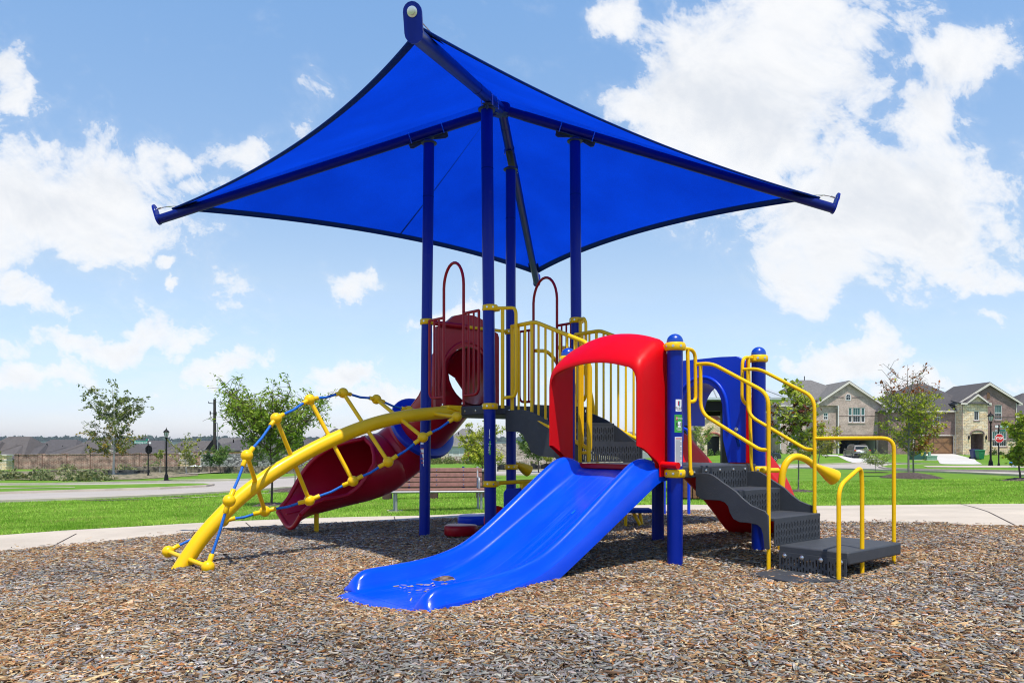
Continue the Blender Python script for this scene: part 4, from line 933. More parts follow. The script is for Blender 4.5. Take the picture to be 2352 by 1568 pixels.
SIDE=[(-.01,.575),(-.01,.755),(-.10,.762),(-.155,.758),(-.205,.735),(-.273,.693),(-.33,.662),(-.40,.622),(-.462,.570),(-.535,.522),(-.60,.50),(-.66,.483),(-.685,.45),(-.69,.19),(-.652,.19),(-.640,.30),(-.622,.35),(-.59,.372),(-.52,.38),(-.43,.38),(-.375,.40),(-.34,.45),(-.325,.50),(-.292,.53),(-.243,.542),(-.07,.54)]
for u_ in (.262,.992): part('stringer',MB().prism([ae(u_,v,z) for v,z in SIDE],U*.022),DGRAY,ST,bevel=.004,smooth=30)
part('bolt',MB().lathe(ae(.36,-.042,.78),[(.013,0),(.013,.006),(.006,.009)],10,-V).lathe(ae(.56,-.042,.78),[(.013,0),(.013,.006),(.006,.009)],10,-V).lathe(ae(.76,-.042,.78),[(.013,0),(.013,.006),(.006,.009)],10,-V).lathe(ae(.94,-.042,.78),[(.013,0),(.013,.006),(.006,.009)],10,-V),STEEL,ST)
TP=part('transfer_platform',MB().prism([ae(.33,-.735,.13),ae(1.20,-.735,.13),ae(1.20,-1.285,.13),ae(.33,-1.285,.13)],Zu*.095),DGRAY,bevel=.012)
part('skirt',plate(lambda w_,h,t:ae(.325-t,-.745-w_,h),0,.53,.0,.175,.010,20,2,0,0),DGRAY,TP)
b=MB()
for q in (.05,.19,.34,.49): b.lathe(ae(.314,-.745-q,.15),[(.018,0),(.018,.006),(.011,.012),(.003,.014)],14,-U)
part('bolt',b,STEEL,TP)
part('ground_pad',MB().prism([ae(-.06,-.73,.022),ae(.31,-.72,.022),ae(.31,-1.27,.022),ae(.20,-1.30,.022),ae(-.13,-1.12,.022)],Zu*.02),DGRAY,TP)
RR=.0155
def rail(pts,fil,r=RR,m_=GRIP): return MB().tube(fillet(pts,fil,6),r,12)
for u_,x0 in ((.285,0),(.985,0)):
    hr=part('handrail',rail([ae(u_,-.0,1.672),ae(u_,-.155,1.667),ae(u_,-.672,1.392),ae(u_,-.676,1.2),ae(u_,-.676,-.1)],.11),GRIP)
    part('lower_bar',rail([ae(u_,-.045,1.667),ae(u_,-.045,1.262),ae(u_,-.60,.957),ae(u_,-.672,.955)],.10),GRIP,hr)
lp=part('grip_loop',rail([PE+U*.06+Zu*1.792,PE+U*.272+Zu*1.79,PE+U*.278+Zu*1.36,PE+U*.19+Zu*1.352],.08).tube([PE+U*.168+Zu*1.79,PE+U*.178-V*.02+Zu*.80,PE+U*.18-V*.03+Zu*.745],RR,12),GRIP)
part('foot',MB().lathe(PE+U*.18-V*.022+Zu*.765,[(.024,0),(.024,.012),(.0,.013)],14,-V),YEL,lp)
lp=part('grip_loop',rail([PF-U*.06+Zu*1.79,PF-U*.262+Zu*1.79,PF-U*.272+Zu*1.40,PF-U*.17+Zu*1.35],.08).tube([PF-U*.168+Zu*1.79,PF-U*.15-V*.02+Zu*.80,PF-U*.14-V*.03+Zu*.745],RR,12),GRIP)
lp=part('grip_loop',rail([PG+U*.06+Zu*1.79,PG+U*.30+Zu*1.79,PG+U*.30+Zu*.92,PG+U*.16+Zu*.92],.08).tube([PG+U*.155+Zu*1.79,PG+U*.155+Zu*.83],RR*1.2,12),GRIP)
part('platform_rail',rail([ae(.985,-.676,1.05),ae(1.24,-1.21,1.05),ae(1.24,-1.21,-.1)],.09),GRIP)
part('platform_loop',rail([ae(.23,-1.262,-.1),ae(.23,-1.262,.70),ae(.585,-1.255,.835),ae(.60,-1.255,.70),ae(.60,-1.255,-.1)],.10),GRIP)
# talk tubes
tt=part('talk_tube',MB().tube([ae(1.12,-.10,.765),ae(1.34,-.13,.762)],.022,12).tube(crom([ae(1.375,-.14,-.1),ae(1.375,-.14,.4),ae(1.38,-.15,.70),ae(1.42,-.17,.83),ae(1.51,-.2,.885),ae(1.62,-.24,.865),ae(1.74,-.27,.80),ae(1.81,-.29,.77)],7),.031,16),YEL)
d=(ae(2.03,-.355,.66)-ae(1.79,-.285,.78)).normalized(); part('horn',MB().lathe(ae(1.79,-.285,.78),[(.031,0),(.036,.025),(.066,.15),(.076,.215),(.070,.217),(.03,.05)],24,d),YEL,tt)
d=(U*.7-Zu*.35-V*.1).normalized(); part('talk_horn',MB().lathe(PC+U*.06+Zu*.76,[(.022,0),(.03,.04),(.072,.18),(.08,.24),(.074,.242),(.02,.05)],22,d),YEL)
# ground-level activity panel between two posts
br=part('panel_bar',MB().tube([PA+U*.09+Zu*.585,PD-U*.06+Zu*.60],.022,12),YEL)
PN=part('activity_panel',MB().prism([PA+U*a+Zu*z for a,z in ((.20,-.02),(.20,.48),(.24,.52),(1.06,.52),(1.10,.48),(1.10,-.02))],V*.02),HBLUE,bevel=.004)
part('clip',MB().prism([PA+U*a-V*.02+Zu*z for a,z in ((.44,.60),(.52,.60),(.52,.46),(.44,.46))],V*.05),YEL,PN); part('red_disc',MB().lathe(PA+U*.12+V*.03+Zu*.18,[(.15,0),(.16,.01),(.16,.03),(.15,.04)],24,V),RED,PN)
# ---------------------------------------------------------------- upper stair between the decks with its barriers
us=part('upper_stairs',MB().prism([ae(.2,1.30,1.0),ae(1.08,1.30,1.0),ae(1.08,1.64,1.0),ae(.2,1.64,1.0)],Zu*.025).prism([ae(.2,1.64,1.20),ae(1.08,1.64,1.20),ae(1.08,1.98,1.20),ae(.2,1.98,1.20)],Zu*.025),DGRAY)
part('riser',plate(lambda w_,h,t:ae(w_,1.29+t,h),.2,1.08,.825,1.01,.008,30,2,0,0),DGRAY,us); part('riser',plate(lambda w_,h,t:ae(w_,1.64+t,h),.2,1.08,1.02,1.21,.008,30,2,0,0),DGRAY,us); part('riser',plate(lambda w_,h,t:ae(w_,1.98+t,h),.2,1.08,1.22,1.41,.008,30,2,0,0),DGRAY,us)
SS=[(1.27,.80),(1.27,.98),(1.42,1.07),(1.6,1.18),(1.78,1.27),(1.95,1.33),(2.10,1.36),(2.36,1.36),(2.36,1.14),(2.15,1.13),(2.08,1.10),(2.0,1.0),(1.95,.92),(1.82,.88),(1.6,.87),(1.5,.80)]
for u_ in (.165,1.085): part('stringer',MB().prism([ae(u_,v,z) for v,z in SS],U*.02),DGRAY,us,smooth=30)
for o_,st,lo,hi in ((PA+U*.18,PA,0.,1.0),(PD-U*.17,PD,0.,1.0)):
    dr=(PG-PA).normalized() if st is PA else (PH-PD).normalized(); LL=1.235
    f=lambda r_,z:o_+dr*(r_*LL)+Zu*z
    topz=lambda r_:2.25 if r_<.44 else 2.25-(r_-.44)*LL*.385
    botz=lambda r_:1.34 if r_<.28 else 1.34-(r_-.28)*LL*.39
    mb=MB().tube(fillet([f(.12,2.25),f(.44,2.25),f(1.06,topz(1.06)),f(1.08,topz(1.08)-.1),f(1.08,botz(1.08))],.06),.021,12).tube(fillet([f(.12,1.34),f(.28,1.34),f(1.08,botz(1.08))],.06),.021,12).tube([f(.13,2.25),f(.13,1.16)],.021,12)
    for i in range(1,11):
        r_=.13+i*.088
        if r_<1.05: mb.tube([f(r_,botz(r_)),f(r_,topz(r_))],.0125 if i!=3 else .017,8)
    mb.tube([f(1.08,botz(1.08)),f(1.08,botz(1.08)-.12)],.021,10)
    part('stair_barrier',mb,YEL)
    c=st+Zu*0; g=lambda a,z:st+dr*a+(o_-st)*min(1,a/.25)*.75+Zu*z
    part('barrier_loop',MB().tube(fillet([g(.07,2.44),g(.25,2.43),g(.28,2.38),g(.28,1.55),g(.25,1.50),g(.14,1.49)],.06),.018,12).tube([g(.13,2.42),g(.13,1.38)],.02,12),YEL)
# ---------------------------------------------------------------- other small playground things on the chips
def pod(x,y,z,name,label,m_,r):
    mb=MB(); P=[]
    for a in np.linspace(0,2*math.pi,25)[:-1]:
        q=r*(1+.09*math.cos(3*a)); P.append(Vector((x+q*math.cos(a),y+q*math.sin(a),z)))
    c=Vector((x,y,z))
    rows_=[[c+(p-c)*s+Zu*h for p in P] for s,h in ((.9,0),(.98,.015),(1.,.05),(1.,.085),(.96,.105),(.9,.112),(.3,.114))]
    t=thing(name,label,'stepping pod',(x,y,T(x,y)),'stepping pods under the high deck')
    mb.grid(rows_,True); mb.f.append(tuple(range(24))[::-1]); mb.f.append(tuple(6*24+j for j in range(24))); build('step_top',mb,m_,t)
    build('stem',MB().tube([(x,y,T(x,y)-.05),(x,y,z+.01)],.03,12),BLACK,t)
pod(-.60,8.80,-.035,'stepping_pod','maroon stepping pod low on the chips under the high deck',DRED,.195)
pod(-.48,9.62,-.0,'stepping_pod','blue stepping pod half hidden behind the front post',HBLUE,.22)
x,y=1.55,9.85; t=thing('play_bench','low dark blue seat on yellow legs behind the slide','play bench',(x,y,T(x,y)))
build('seat',MB().bb(x-.28,x+.24,y-.16,y+.16,.13,.175),NAVY,t,bevel=.01); 
for dx_,dy_,ex in ((-.1,-.05,-.1),(.0,.0,.12),(.1,.08,.14),(-.12,.1,-.2)): build('leg',MB().tube([(x+dx_,y+dy_,.14),(x+ex,y+dy_,T(x,y)-.03)],.022,10),YEL,t)
x,y=2.36,11.9; t=thing('tube_frame','blue tube frame standing on two legs behind the low deck','play frame',(x+.18,y,T(x,y)))
build('frame',MB().tube(fillet([(x,y,-.3),(x,y,1.25),(x+.38,y,1.25),(x+.38,y,-.3)],.12),.024,12),HBLUE,t); build('crossbar',MB().tube([(x,y,.75),(x+.38,y,.75)],.016,10).tube([(x,y,1.0),(x+.38,y,1.0)],.016,10),HBLUE,t)
# ================================================================ TREES
def tree(name,label,px,py,top_py,crown,seed,bark=BARK,leaf=.09,n=2600,cols=((.07,.13,.02),(.19,.26,.05)),tr=.03,limbs=16,group=None,lowfrac=.32,clump=.28,bare=0.,accent=None,spread=1.0,Y=None,twin=0,lean=0.,asp=.5):
    """crown=(left px,right px,top py,bottom py) in photo units at the tree's own distance"""
    g=G(px,py) if Y is None else Vector(((px-CXD)*Y/FD,Y,T((px-CXD)*Y/FD,Y)))
    s=g.y/FD; H=(py-top_py)*s if Y is None else 1+(CYD-top_py)*s-g.z
    r=random.Random(seed); cz0=H-(crown[3]-top_py)*s; cz1=H
    cxm=((crown[0]+crown[1])/2-px)*s; rx=(crown[1]-crown[0])/2*s; cc=(cz0+cz1)/2; rz=(cz1-cz0)/2
    t=thing(name,label,'tree',g,group,world=False)
    tops=[Vector((lean+cxm*.4,0,H*.9))]; mb=MB()
    trunk=[Vector((0,0,-.15))]+[Vector((r.uniform(-1,1)*tr*.9+(cxm*.4+lean)*q*q,r.uniform(-1,1)*tr*.9,H*.9*q)) for q in (.08,.25,.45,.65,.85,1.0)]
    tp=crom(trunk,4); mb.tube(tp,tr,9,rad=[tr*(1.35 if i<2 else 1)*(1-.86*i/(len(tp)-1)) for i in range(len(tp))])
    twigs=[]
    for i in range(limbs):
        for _ in range(30):
            a=r.uniform(0,6.283); q=Vector((math.cos(a)*rx,math.sin(a)*rx*.9,0))*r.uniform(.35,1)**.5*spread; z=cc+rz*r.uniform(-1,1)
            k_=(q.x/rx)**2+(q.y/rx)**2+((z-cc)/rz)**2
            if k_<1.12 and k_>.2: break
        e=Vector((q.x+cxm,q.y,z)); b0=max(cz0*.75,min(H*.8,z-q.length*r.uniform(.55,1.1))); b0=max(b0,H*lowfrac*.7)
        j=min(range(len(tp)),key=lambda i_:abs(tp[i_].z-b0)); st=tp[j]
        m_=st.lerp(e,.5)+Vector((r.uniform(-.1,.1)*rx,r.uniform(-.1,.1)*rx,-.10*(e-st).length+r.uniform(-.05,.12)*rz))
        L=crom([st,m_,e],5); r0=tr*(.5-.3*st.z/H); mb.tube(L,r0,6,rad=[max(.0045+.0012*H,r0*(1-.85*i_/(len(L)-1))) for i_ in range(len(L))])
        for i_ in range(3,len(L)):
            twigs.append((L[i_],(e-st).normalized(),e.z))
            for _ in range(2):
                d=Vector((r.uniform(-1,1),r.uniform(-1,1),r.uniform(-.5,.9))).normalized()*r.uniform(.12,.38)*rx
                w_=L[i_]+d; mb.tube([L[i_],L[i_].lerp(w_,.5)+Vector((0,0,.02*H)),w_],.003+.0009*H,4,rad=[.004+.0009*H,.003+.0008*H,.002+.0006*H])
                twigs.append((w_,d.normalized(),w_.z)); twigs.append((L[i_].lerp(w_,.55),d.normalized(),w_.z))
    for q_ in tp[int(len(tp)*.5):]:
        for _ in range(3): twigs.append((q_+Vector((r.uniform(-1,1),r.uniform(-1,1),r.uniform(-.3,.6)))*.07*rx*2,Vector((0,0,1)),q_.z))
    n=int(n*1.55); leaf*=1.18; cols=[tuple(min(.6,c_*1.5) for c_ in q_) for q_ in cols]
    build('trunk',mb,bark,t,noclean=False)
    g_=np.random.default_rng(seed); tw=np.array([list(a) for a,_,_ in twigs]); dn=np.array([list(b) for _,b,_ in twigs]); hz=(tw[:,2]-cz0)/(cz1-cz0+1e-6)
    wgt=g_.uniform(.15,1,len(tw))**1.5
    if bare: wgt*=np.where(hz>bare,.34,1.)
    ix=g_.choice(len(tw),n,p=wgt/wgt.sum()); p=tw[ix]+g_.normal(0,clump*.36*rx*.5,(n,3))*np.array([1,1,.8])
    nrm=g_.normal(0,.55,(n,3))+np.array([0,0,.75]); nrm/=np.linalg.norm(nrm,axis=1)[:,None]
    a=g_.normal(0,1,(n,3)); a[:,2]-=.5; a-=nrm*(a*nrm).sum(1)[:,None]; a/=np.linalg.norm(a,axis=1)[:,None]; b=np.cross(nrm,a)
    L=leaf*g_.uniform(.6,1.25,(n,1)); co=np.stack([p-a*L*.5,p-b*L*asp*.5+nrm*L*.05,p+a*L*.5,p+b*L*asp*.5+nrm*L*.05],1)
    cl=g_.random((len(tw),1))[ix]*.6+g_.random((n,1))*.4
    c=(np.array(cols[0])*(1-cl)+np.array(cols[1])*cl)*g_.uniform(.75,1.25,(n,1))
    if accent is not None:
        kind,ac,lo_,hi_,fr=accent; m_=(hz[ix]>lo_)&(hz[ix]<hi_)&(g_.random(len(tw))[ix]<fr); c[m_]=np.array(ac)*g_.uniform(.6,1.3,(m_.sum(),1))
    npmesh('crown',co,4,c,LEAF,t); return t
GRP='young trees on the lawns around the playground'
YG=((.085,.14,.018),(.25,.29,.045)); MG=((.045,.10,.02),(.13,.20,.04)); LG=((.12,.20,.02),(.36,.40,.05))
tree('maple_tree','tall loose crowned tree with pale trunk in front of the brick wall',262,1091,853,(182,328,853,1068),21,PBARK,.27,2900,((.035,.07,.013),(.16,.19,.04)),.12,22,GRP,clump=.2,accent=('y',(.36,.27,.03),0,.45,.3))
tree('young_tree','small spreading tree with pale trunk beside the left lamp post',427,1088,986,(388,474,986,1068),22,PBARK,.2,900,((.06,.10,.015),(.25,.26,.04)),.055,12,GRP,clump=.22,spread=1.1)
tree('young_tree','small dark green tree, the shorter of the two before the gray wall',482,1087,1036,(466,500,1036,1066),23,BBARK,.13,900,((.02,.06,.015),(.06,.13,.03)),.04,12,GRP,lowfrac=.3,clump=.4)
tree('young_tree','bushy light green tree, the taller of the two before the gray wall',505,1087,1017,(486,532,1017,1064),24,BBARK,.14,1700,((.05,.11,.02),(.15,.23,.05)),.05,16,GRP,lowfrac=.3,clump=.4)
tree('young_tree','green bushy tree behind the twisted climber, left of the tall lawn tree trunk',591,1084,1020,(562,616,1022,1066),25,BBARK,.14,1500,MG,.05,16,GRP,clump=.38)
tree('young_tree','green bushy tree behind the climber rungs, right beside the lawn tree trunk',640,1084,1020,(606,668,1024,1064),26,BBARK,.14,1500,MG,.05,16,GRP,clump=.38)
tree('lawn_tree','broad feathery green tree on a dark trunk between the lawn and the red tube slide',623,1161,850,(505,752,850,1010),27,BBARK,.095,5600,((.055,.115,.012),(.25,.33,.045)),.034,40,GRP,lowfrac=.5,clump=.2,asp=.36,spread=1.05)
tree('young_tree','thin staked tree on a mulch patch behind the broad lawn tree',678,1128,985,(640,708,990,1060),28,BARK,.11,650,MG,.035,10,GRP,clump=.3)
tree('sapling','low leafy green sapling right behind the tube slide exit',707,1106,1056,(690,726,1056,1090),29,BARK,.14,420,LG,.02,8,GRP,clump=.35)
tree('young_tree','yellow green tree behind the front blue post',1109,1099,955,(1058,1170,962,1076),30,BBARK,.13,4200,((.12,.17,.02),(.42,.42,.05)),.045,22,GRP,clump=.26)
tree('young_tree','dark green leafy tree under the high stair, seen left of the red hood',1238,1085,975,(1186,1268,975,1050),31,BBARK,.15,4200,((.04,.10,.025),(.16,.24,.05)),.055,20,GRP,clump=.32)
tree('young_tree','yellowish thin tree right of the dark green tree under the stair',1256,1076,1002,(1238,1284,1002,1062),32,BBARK,.13,900,((.10,.15,.02),(.33,.34,.05)),.05,12,GRP,clump=.3)
tree('young_tree','thin yellow green tree seen through the red hood near the far bank',1286,1070,1012,(1268,1306,1012,1056),33,BBARK,.15,600,((.10,.15,.02),(.33,.34,.05)),.05,10,GRP,clump=.3)
tree('young_tree','small bright tree in front of the brick arch entry behind the pavilion post',1608,1068,962,(1585,1642,962,1046),34,BARK,.14,1300,((.07,.13,.02),(.25,.32,.05)),.05,14,GRP,clump=.28)
tree('young_tree','small tree with a clump of dead red brown leaves left of the yellow cone',1834,1129,866,(1762,1912,868,1020),35,BARK,.115,1150,((.09,.15,.02),(.36,.39,.06)),.026,20,GRP,lowfrac=.3,clump=.2,accent=('d',(.17,.05,.035),.18,.62,.30),asp=.75)
tree('young_tree','low yellow green tree in front of the garage house front',1881,1066,962,(1852,1938,966,1050),36,BARK,.17,1900,((.09,.13,.02),(.34,.33,.05)),.06,16,GRP,clump=.26,accent=('o',(.34,.16,.04),.4,1.,.15))
tree('young_tree','small tree half behind the low yellow green tree by the garage house',1861,1074,976,(1832,1884,980,1052),37,BARK,.15,900,YG,.05,12,GRP,clump=.3)
tree('sapling','many stemmed shrub with bare twigs and pale green top below the parked silver car',2010,1085,1028,(1976,2050,1030,1062),38,BARK,.11,900,((.10,.17,.03),(.30,.36,.09)),.02,22,GRP,lowfrac=.1,clump=.24,spread=1.1,asp=.3)
tree('turning_tree','tall thin tree with orange brown tips over a wide mulch ring',2088,1094,808,(2008,2164,808,1026),39,BARK,.14,1900,((.11,.16,.015),(.38,.40,.045)),.06,40,GRP,lowfrac=.3,clump=.15,bare=.60,spread=.86,accent=('o',(.33,.115,.04),.56,1.2,.95),asp=.55)
tree('turning_tree','lower companion tree with orange tinted leaves right behind the tall thin tree',2099,1090,900,(2050,2172,916,1040),40,BARK,.14,1900,((.11,.15,.015),(.40,.38,.04)),.055,26,GRP,lowfrac=.3,clump=.2,accent=('o',(.36,.16,.04),.0,.6,.32),asp=.55)
tree('young_tree','green tree on the lawn at the right edge of the picture',2343,1104,945,(2304,2392,950,1066),41,BBARK,.14,2000,((.09,.15,.015),(.34,.36,.05)),.045,20,GRP,lowfrac=.3,clump=.26,asp=.6)
tree('young_tree','pale green tree beside the far right house',2352,1052,968,(2318,2400,974,1030),42,BARK,.32,1500,((.06,.10,.04),(.17,.22,.09)),.1,16,GRP,clump=.4)
tree('young_tree','little yellow green tree behind the left lamp post',368,1086,1028,(352,380,1030,1052),43,PBARK,.16,400,YG,.04,8,GRP,clump=.35)
tree('young_tree','small tree with yellowish leaves cut by the left edge of the picture',-6,1098,1030,(-24,8,1034,1064),44,PBARK,.18,400,YG,.05,8,GRP,clump=.35)
# stakes and guy wires of the young trees
# ================================================================ STREET FURNITURE
def lamp_post(px,py,top_py,label):
    g=G(px,py); s=g.y/FD; H=(py-top_py)*s; t=thing('street_lamp',label,'street lamp',g,'black lantern street lamps',world=False); k_=H/4.4
    build('pole',MB().lathe((0,0,-.05),[(.21*k_,0),(.21*k_,.12),(.17*k_,.2),(.15*k_,.48),(.09*k_,.62),(.075*k_,.7),(.062*k_,3.2*k_),(.075*k_,3.3*k_),(.05*k_,3.36*k_),(.06*k_,3.5*k_),(.11*k_,3.58*k_),(.12*k_,3.64*k_)],16),BLACK,t)
    ln=MB()
    for i in range(6):
        a=i*math.pi/3; c=Vector((math.cos(a),math.sin(a),0)); ln.tube([c*.11*k_+Zu*3.62*k_,c*.17*k_+Zu*3.8*k_,c*.205*k_+Zu*4.02*k_],.012*k_,5)
    ln.lathe((0,0,4.0*k_),[(.24*k_,0),(.25*k_,.03*k_),(.17*k_,.13*k_),(.085*k_,.2*k_),(.04*k_,.25*k_),(.05*k_,.29*k_),(.02*k_,.33*k_),(.012*k_,.42*k_)],12)
    l_=build('lantern',ln,BLACK,t)
    gl=mat('lantern glass',(.45,.50,.50),.15,.05,3); build('glass',MB().lathe((0,0,3.63*k_),[(.09*k_,0),(.15*k_,.17*k_),(.185*k_,.37*k_)],6),gl,l_)
lamp_post(382,1104,981,'black lantern street lamp left of the small spreading tree')
lamp_post(2275.5,1072.5,944,'black lantern street lamp next to the stop sign on the right corner')
def bladesign(t,w_,h,z,y,x0,body,side,size,par_name='street_name_sign'):
    o=build(par_name,MB().bb(x0,x0+w_,y-.012,y+.012,z,z+h),SGRN,t,bevel=.01)
    build('lettering',text_mb(body,size,lambda a,b:Vector((x0+w_*.52+a,y-.016,z+h*.5+b))),WHITE,o,smooth=80); return o
def stop_sign(px,py,oct_py,label,k_=1.,edge=False,plates=True,topz=None,faceback=False):
    g=G(px,py); s=g.y/FD; zc=(py-oct_py)*s; t=thing('stop_sign',label,'stop sign',g,'stop signs at the street corners',world=False)
    tz=topz*s if topz else zc+1.05
    build('post',MB().lathe((0,0,-.05),[(.14,0),(.14,.1),(.09,.2),(.08,.35),(.05,.4),(.05,tz),(.07,tz+.02),(.05,tz+.1),(.03,tz+.16)],12),BLACK,t)
    yf=.10 if faceback else -.075
    r_=.395*k_; P=[Vector((r_*math.cos(a)/math.cos(R(22.5)),yf,zc+r_*math.sin(a)/math.cos(R(22.5)))) for a in [R(22.5+45*i) for i in range(8)]]
    if edge: P=[Vector((p.x*.38,p.x*.92+yf,p.z)) for p in P]
    f=build('sign_plate',MB().prism(P,(0,.012,0)),BLACK if (faceback or edge) else WHITE,t,smooth=10)
    if not (faceback or edge):
        q=.93; build('red_face',MB().prism([Vector((p.x*q,p.y-.004,zc+(p.z-zc)*q)) for p in P],(0,.003,0)),SRED,f,smooth=10)
        build('lettering',text_mb('STOP',.29*k_,lambda a,b:Vector((a*.92,yf-.008,zc+b)),.008),WHITE,f,smooth=80)
    return t,tz,zc
t,tz,zc=stop_sign(2294,1073,1006,'red stop sign under two green street signs on the right corner',.84,topz=95)
bladesign(t,.80,.21,zc+.78,-.07,.06,'Bridgeport',1,.19); bladesign(t,.52,.17,zc+.50,.07,.04,'Briarwood',1,.12)
o=build('logo_plate',MB().bb(-.30,-.09,-.08,-.06,zc+.80,zc+.98),WHITE,t); build('logo_mark',MB().prism([Vector((-.27,-.083,zc+.86)),Vector((-.12,-.083,zc+.86)),Vector((-.17,-.083,zc+.92)),Vector((-.2,-.083,zc+.95))],(0,.002,0)),GINK,o)
o=build('logo_plate',MB().bb(-.21,-.08,.06,.08,zc+.48,zc+.66),WHITE,t); build('logo_mark',MB().bb(-.18,-.1,.056,.059,zc+.54,zc+.6),GINK,o)
t,tz,zc=stop_sign(1073,1063,1042,'red stop sign beyond the bench in front of the stone pillar',1.0,topz=34)
bladesign(t,.7,.2,zc+.72,-.07,.06,'Bridgeport',1,.16); build('logo_plate',MB().bb(-.29,-.07,-.08,-.06,zc+.72,zc+.92),WHITE,t)
t,tz,zc=stop_sign(340.5,1093,1032,'black post with a green name sign and the dark back of a stop sign',1.0,edge=True,topz=78,faceback=True)
o=bladesign(t,1.25,.27,zc+.55,-.07,-1.30,'Bridgeport',1,.28); build('street_name_sign',MB().bb(-.20,-.05,-.02,.0,zc+.84,zc+1.03),SGRN,t); build('logo_plate',MB().bb(.08,.30,-.08,-.06,zc+.55,zc+.72),WHITE,t); build('logo_plate',MB().bb(.06,.10,-.08,-.06,zc+.86,zc+1.02),WHITE,t)
# utility poles
def upole(px,py,top_py,Y,label,r_=.17):
    g=Vector(((px-CXD)*Y/FD,Y,0)); g.z=T(g.x,Y); H=1+(CYD-top_py)*Y/FD-g.z; t=thing('utility_pole',label,'utility pole',g,'dark utility poles behind the walls',world=False)
    build('pole',MB().tube([(0,0,-.2),(0,0,H*.5),(0,0,H)],r_,12,rad=[r_,r_*.9,r_*.8]),mat('dark creosote wood',(.03,.024,.02),.85,.3,9,bump=.4),t)
    mb=MB().tube([(-.75,-.1,H-.55),(0,-.2,H-.6)],.05,8).tube([(-.75,-.1,H-.55),(-.75,-.1,H-.3)],.05,8).tube([(-.6,-.1,H-1.9),(.3,-.2,H-1.95)],.05,8).tube([(-.55,-.1,H-2.1),(-.55,-.1,H-1.6)],.08,8).tube([(.25,-.1,H-2.2),(.25,-.1,H-1.7)],.07,8).tube([(-.5,-.1,H-2.1),(-.45,-.15,H-2.8),(0,-.2,H-3.0)],.025,6)
    build('crossarm',mb,BLACK,t)
    build('conduit',MB().tube(fillet([(.12,-.1,H-3.1),(.42,-.1,H-3.2),(.45,-.1,H-6.),(.45,-.1,0)],.2),.06,8),GALV,t)
upole(493,1076,916,102,'dark utility pole with insulators standing behind the brick wall',.22)
upole(693,1076,984,102,'dark utility pole half hidden behind the yellow climber',.17)
# trash bins, boxes, hydrant
def bin_(px,py,label,m_):
    g=G(px,py); t=thing('trash_bin',label,'trash bin',g,'wheeled trash bins on the driveway',world=False)
    def fr(z,w_,d_): return [Vector((-w_,-d_,z)),Vector((w_,-d_,z)),Vector((w_,d_,z)),Vector((-w_,d_,z))]
    build('body',MB().grid([fr(.06,.26,.28),fr(.5,.31,.34),fr(1.02,.36,.40)],True).add(fr(.06,.26,.28),[(3,2,1,0)]).add(fr(1.02,.36,.40),[(0,1,2,3)]),m_,t,bevel=.02,smooth=30)
    l_=build('lid',MB().grid([fr(1.02,.39,.43),fr(1.07,.39,.43),fr(1.12,.30,.33)],True).add(fr(1.12,.30,.33),[(0,1,2,3)]),m_,t,bevel=.015,smooth=30)
    for s_ in (-1,1): build('wheel',MB().lathe((s_*.27,.36,.13),[(.03,0),(.13,.0),(.13,.06),(.03,.06)],16,(s_,0,0)),BLACK,t)
    build('handle',MB().tube([(-.28,.46,1.05),(.28,.46,1.05)],.02,8),m_,t); build('recycling_mark',MB().lathe((0,-.372,.82),[(.1,0),(.1,.002)],12,(0,-1,-.08)),WHITE,t)
bin_(2238,1053.5,'blue wheeled trash bin, left of the green one on the driveway',mat('bin blue',(.02,.035,.13),.5)); bin_(2251,1055,'green wheeled trash bin with a white mark on the driveway edge',mat('bin green',(.0,.16,.055),.5))
def ubox(px,py,w_,d_,h,label,m_,knob=False):
    g=G(px,py); t=thing('utility_box',label,'utility box',g,'green utility boxes by the driveway',world=False)
    build('cabinet',MB().bb(-w_/2,w_/2,-d_/2,d_/2,0,h*.8),m_,t,bevel=.02); build('lid',MB().prism([Vector((-w_/2-.03,-d_/2-.03,h*.8)),Vector((w_/2+.03,-d_/2-.03,h*.8)),Vector((w_/2+.03,d_/2+.03,h*.8+.02)),Vector((-w_/2-.03,d_/2+.03,h*.8+.02))],(0,0,h*.2)),m_,t,bevel=.02)
    build('pad',MB().bb(-w_/2-.12,w_/2+.12,-d_/2-.12,d_/2+.12,-.1,.03),CONC,t)
    if knob: build('pedestal',MB().bb(-.08+.1,.25,.3,.5,0,h+.42),m_,t,bevel=.02)
ubox(2107,1055.5,1.35,1.1,.92,'large dark green utility box on the grass beside the driveway',mat('utility green',(.02,.085,.065),.5))
ubox(2136.5,1056.5,1.15,.8,.52,'low pale green utility box with a small pedestal behind it',mat('pale utility green',(.16,.30,.20),.55),True)
g=G(2328.5,1077); t=thing('fire_hydrant','white fire hydrant with a blue top on the right corner','fire hydrant',g,world=False); HB=mat('hydrant blue',(.02,.20,.50),.4)
build('barrel',MB().lathe((0,0,-.03),[(.2,0),(.2,.06),(.14,.08),(.135,.52),(.16,.54),(.16,.6)],16),WHITE,t); build('bonnet',MB().lathe((0,0,.57),[(.17,0),(.17,.05),(.15,.16),(.1,.24),(.05,.27),(.05,.35)],16),HB,t)
build('outlet',MB().lathe((-.13,0,.42),[(.08,0),(.08,.14),(.06,.15)],12,(-1,0,0)).lathe((.13,0,.42),[(.08,0),(.08,.14),(.06,.15)],12,(1,0,0)).lathe((0,-.13,.40),[(.1,0),(.1,.14),(.07,.16)],12,(0,-1,0)),HB,t)
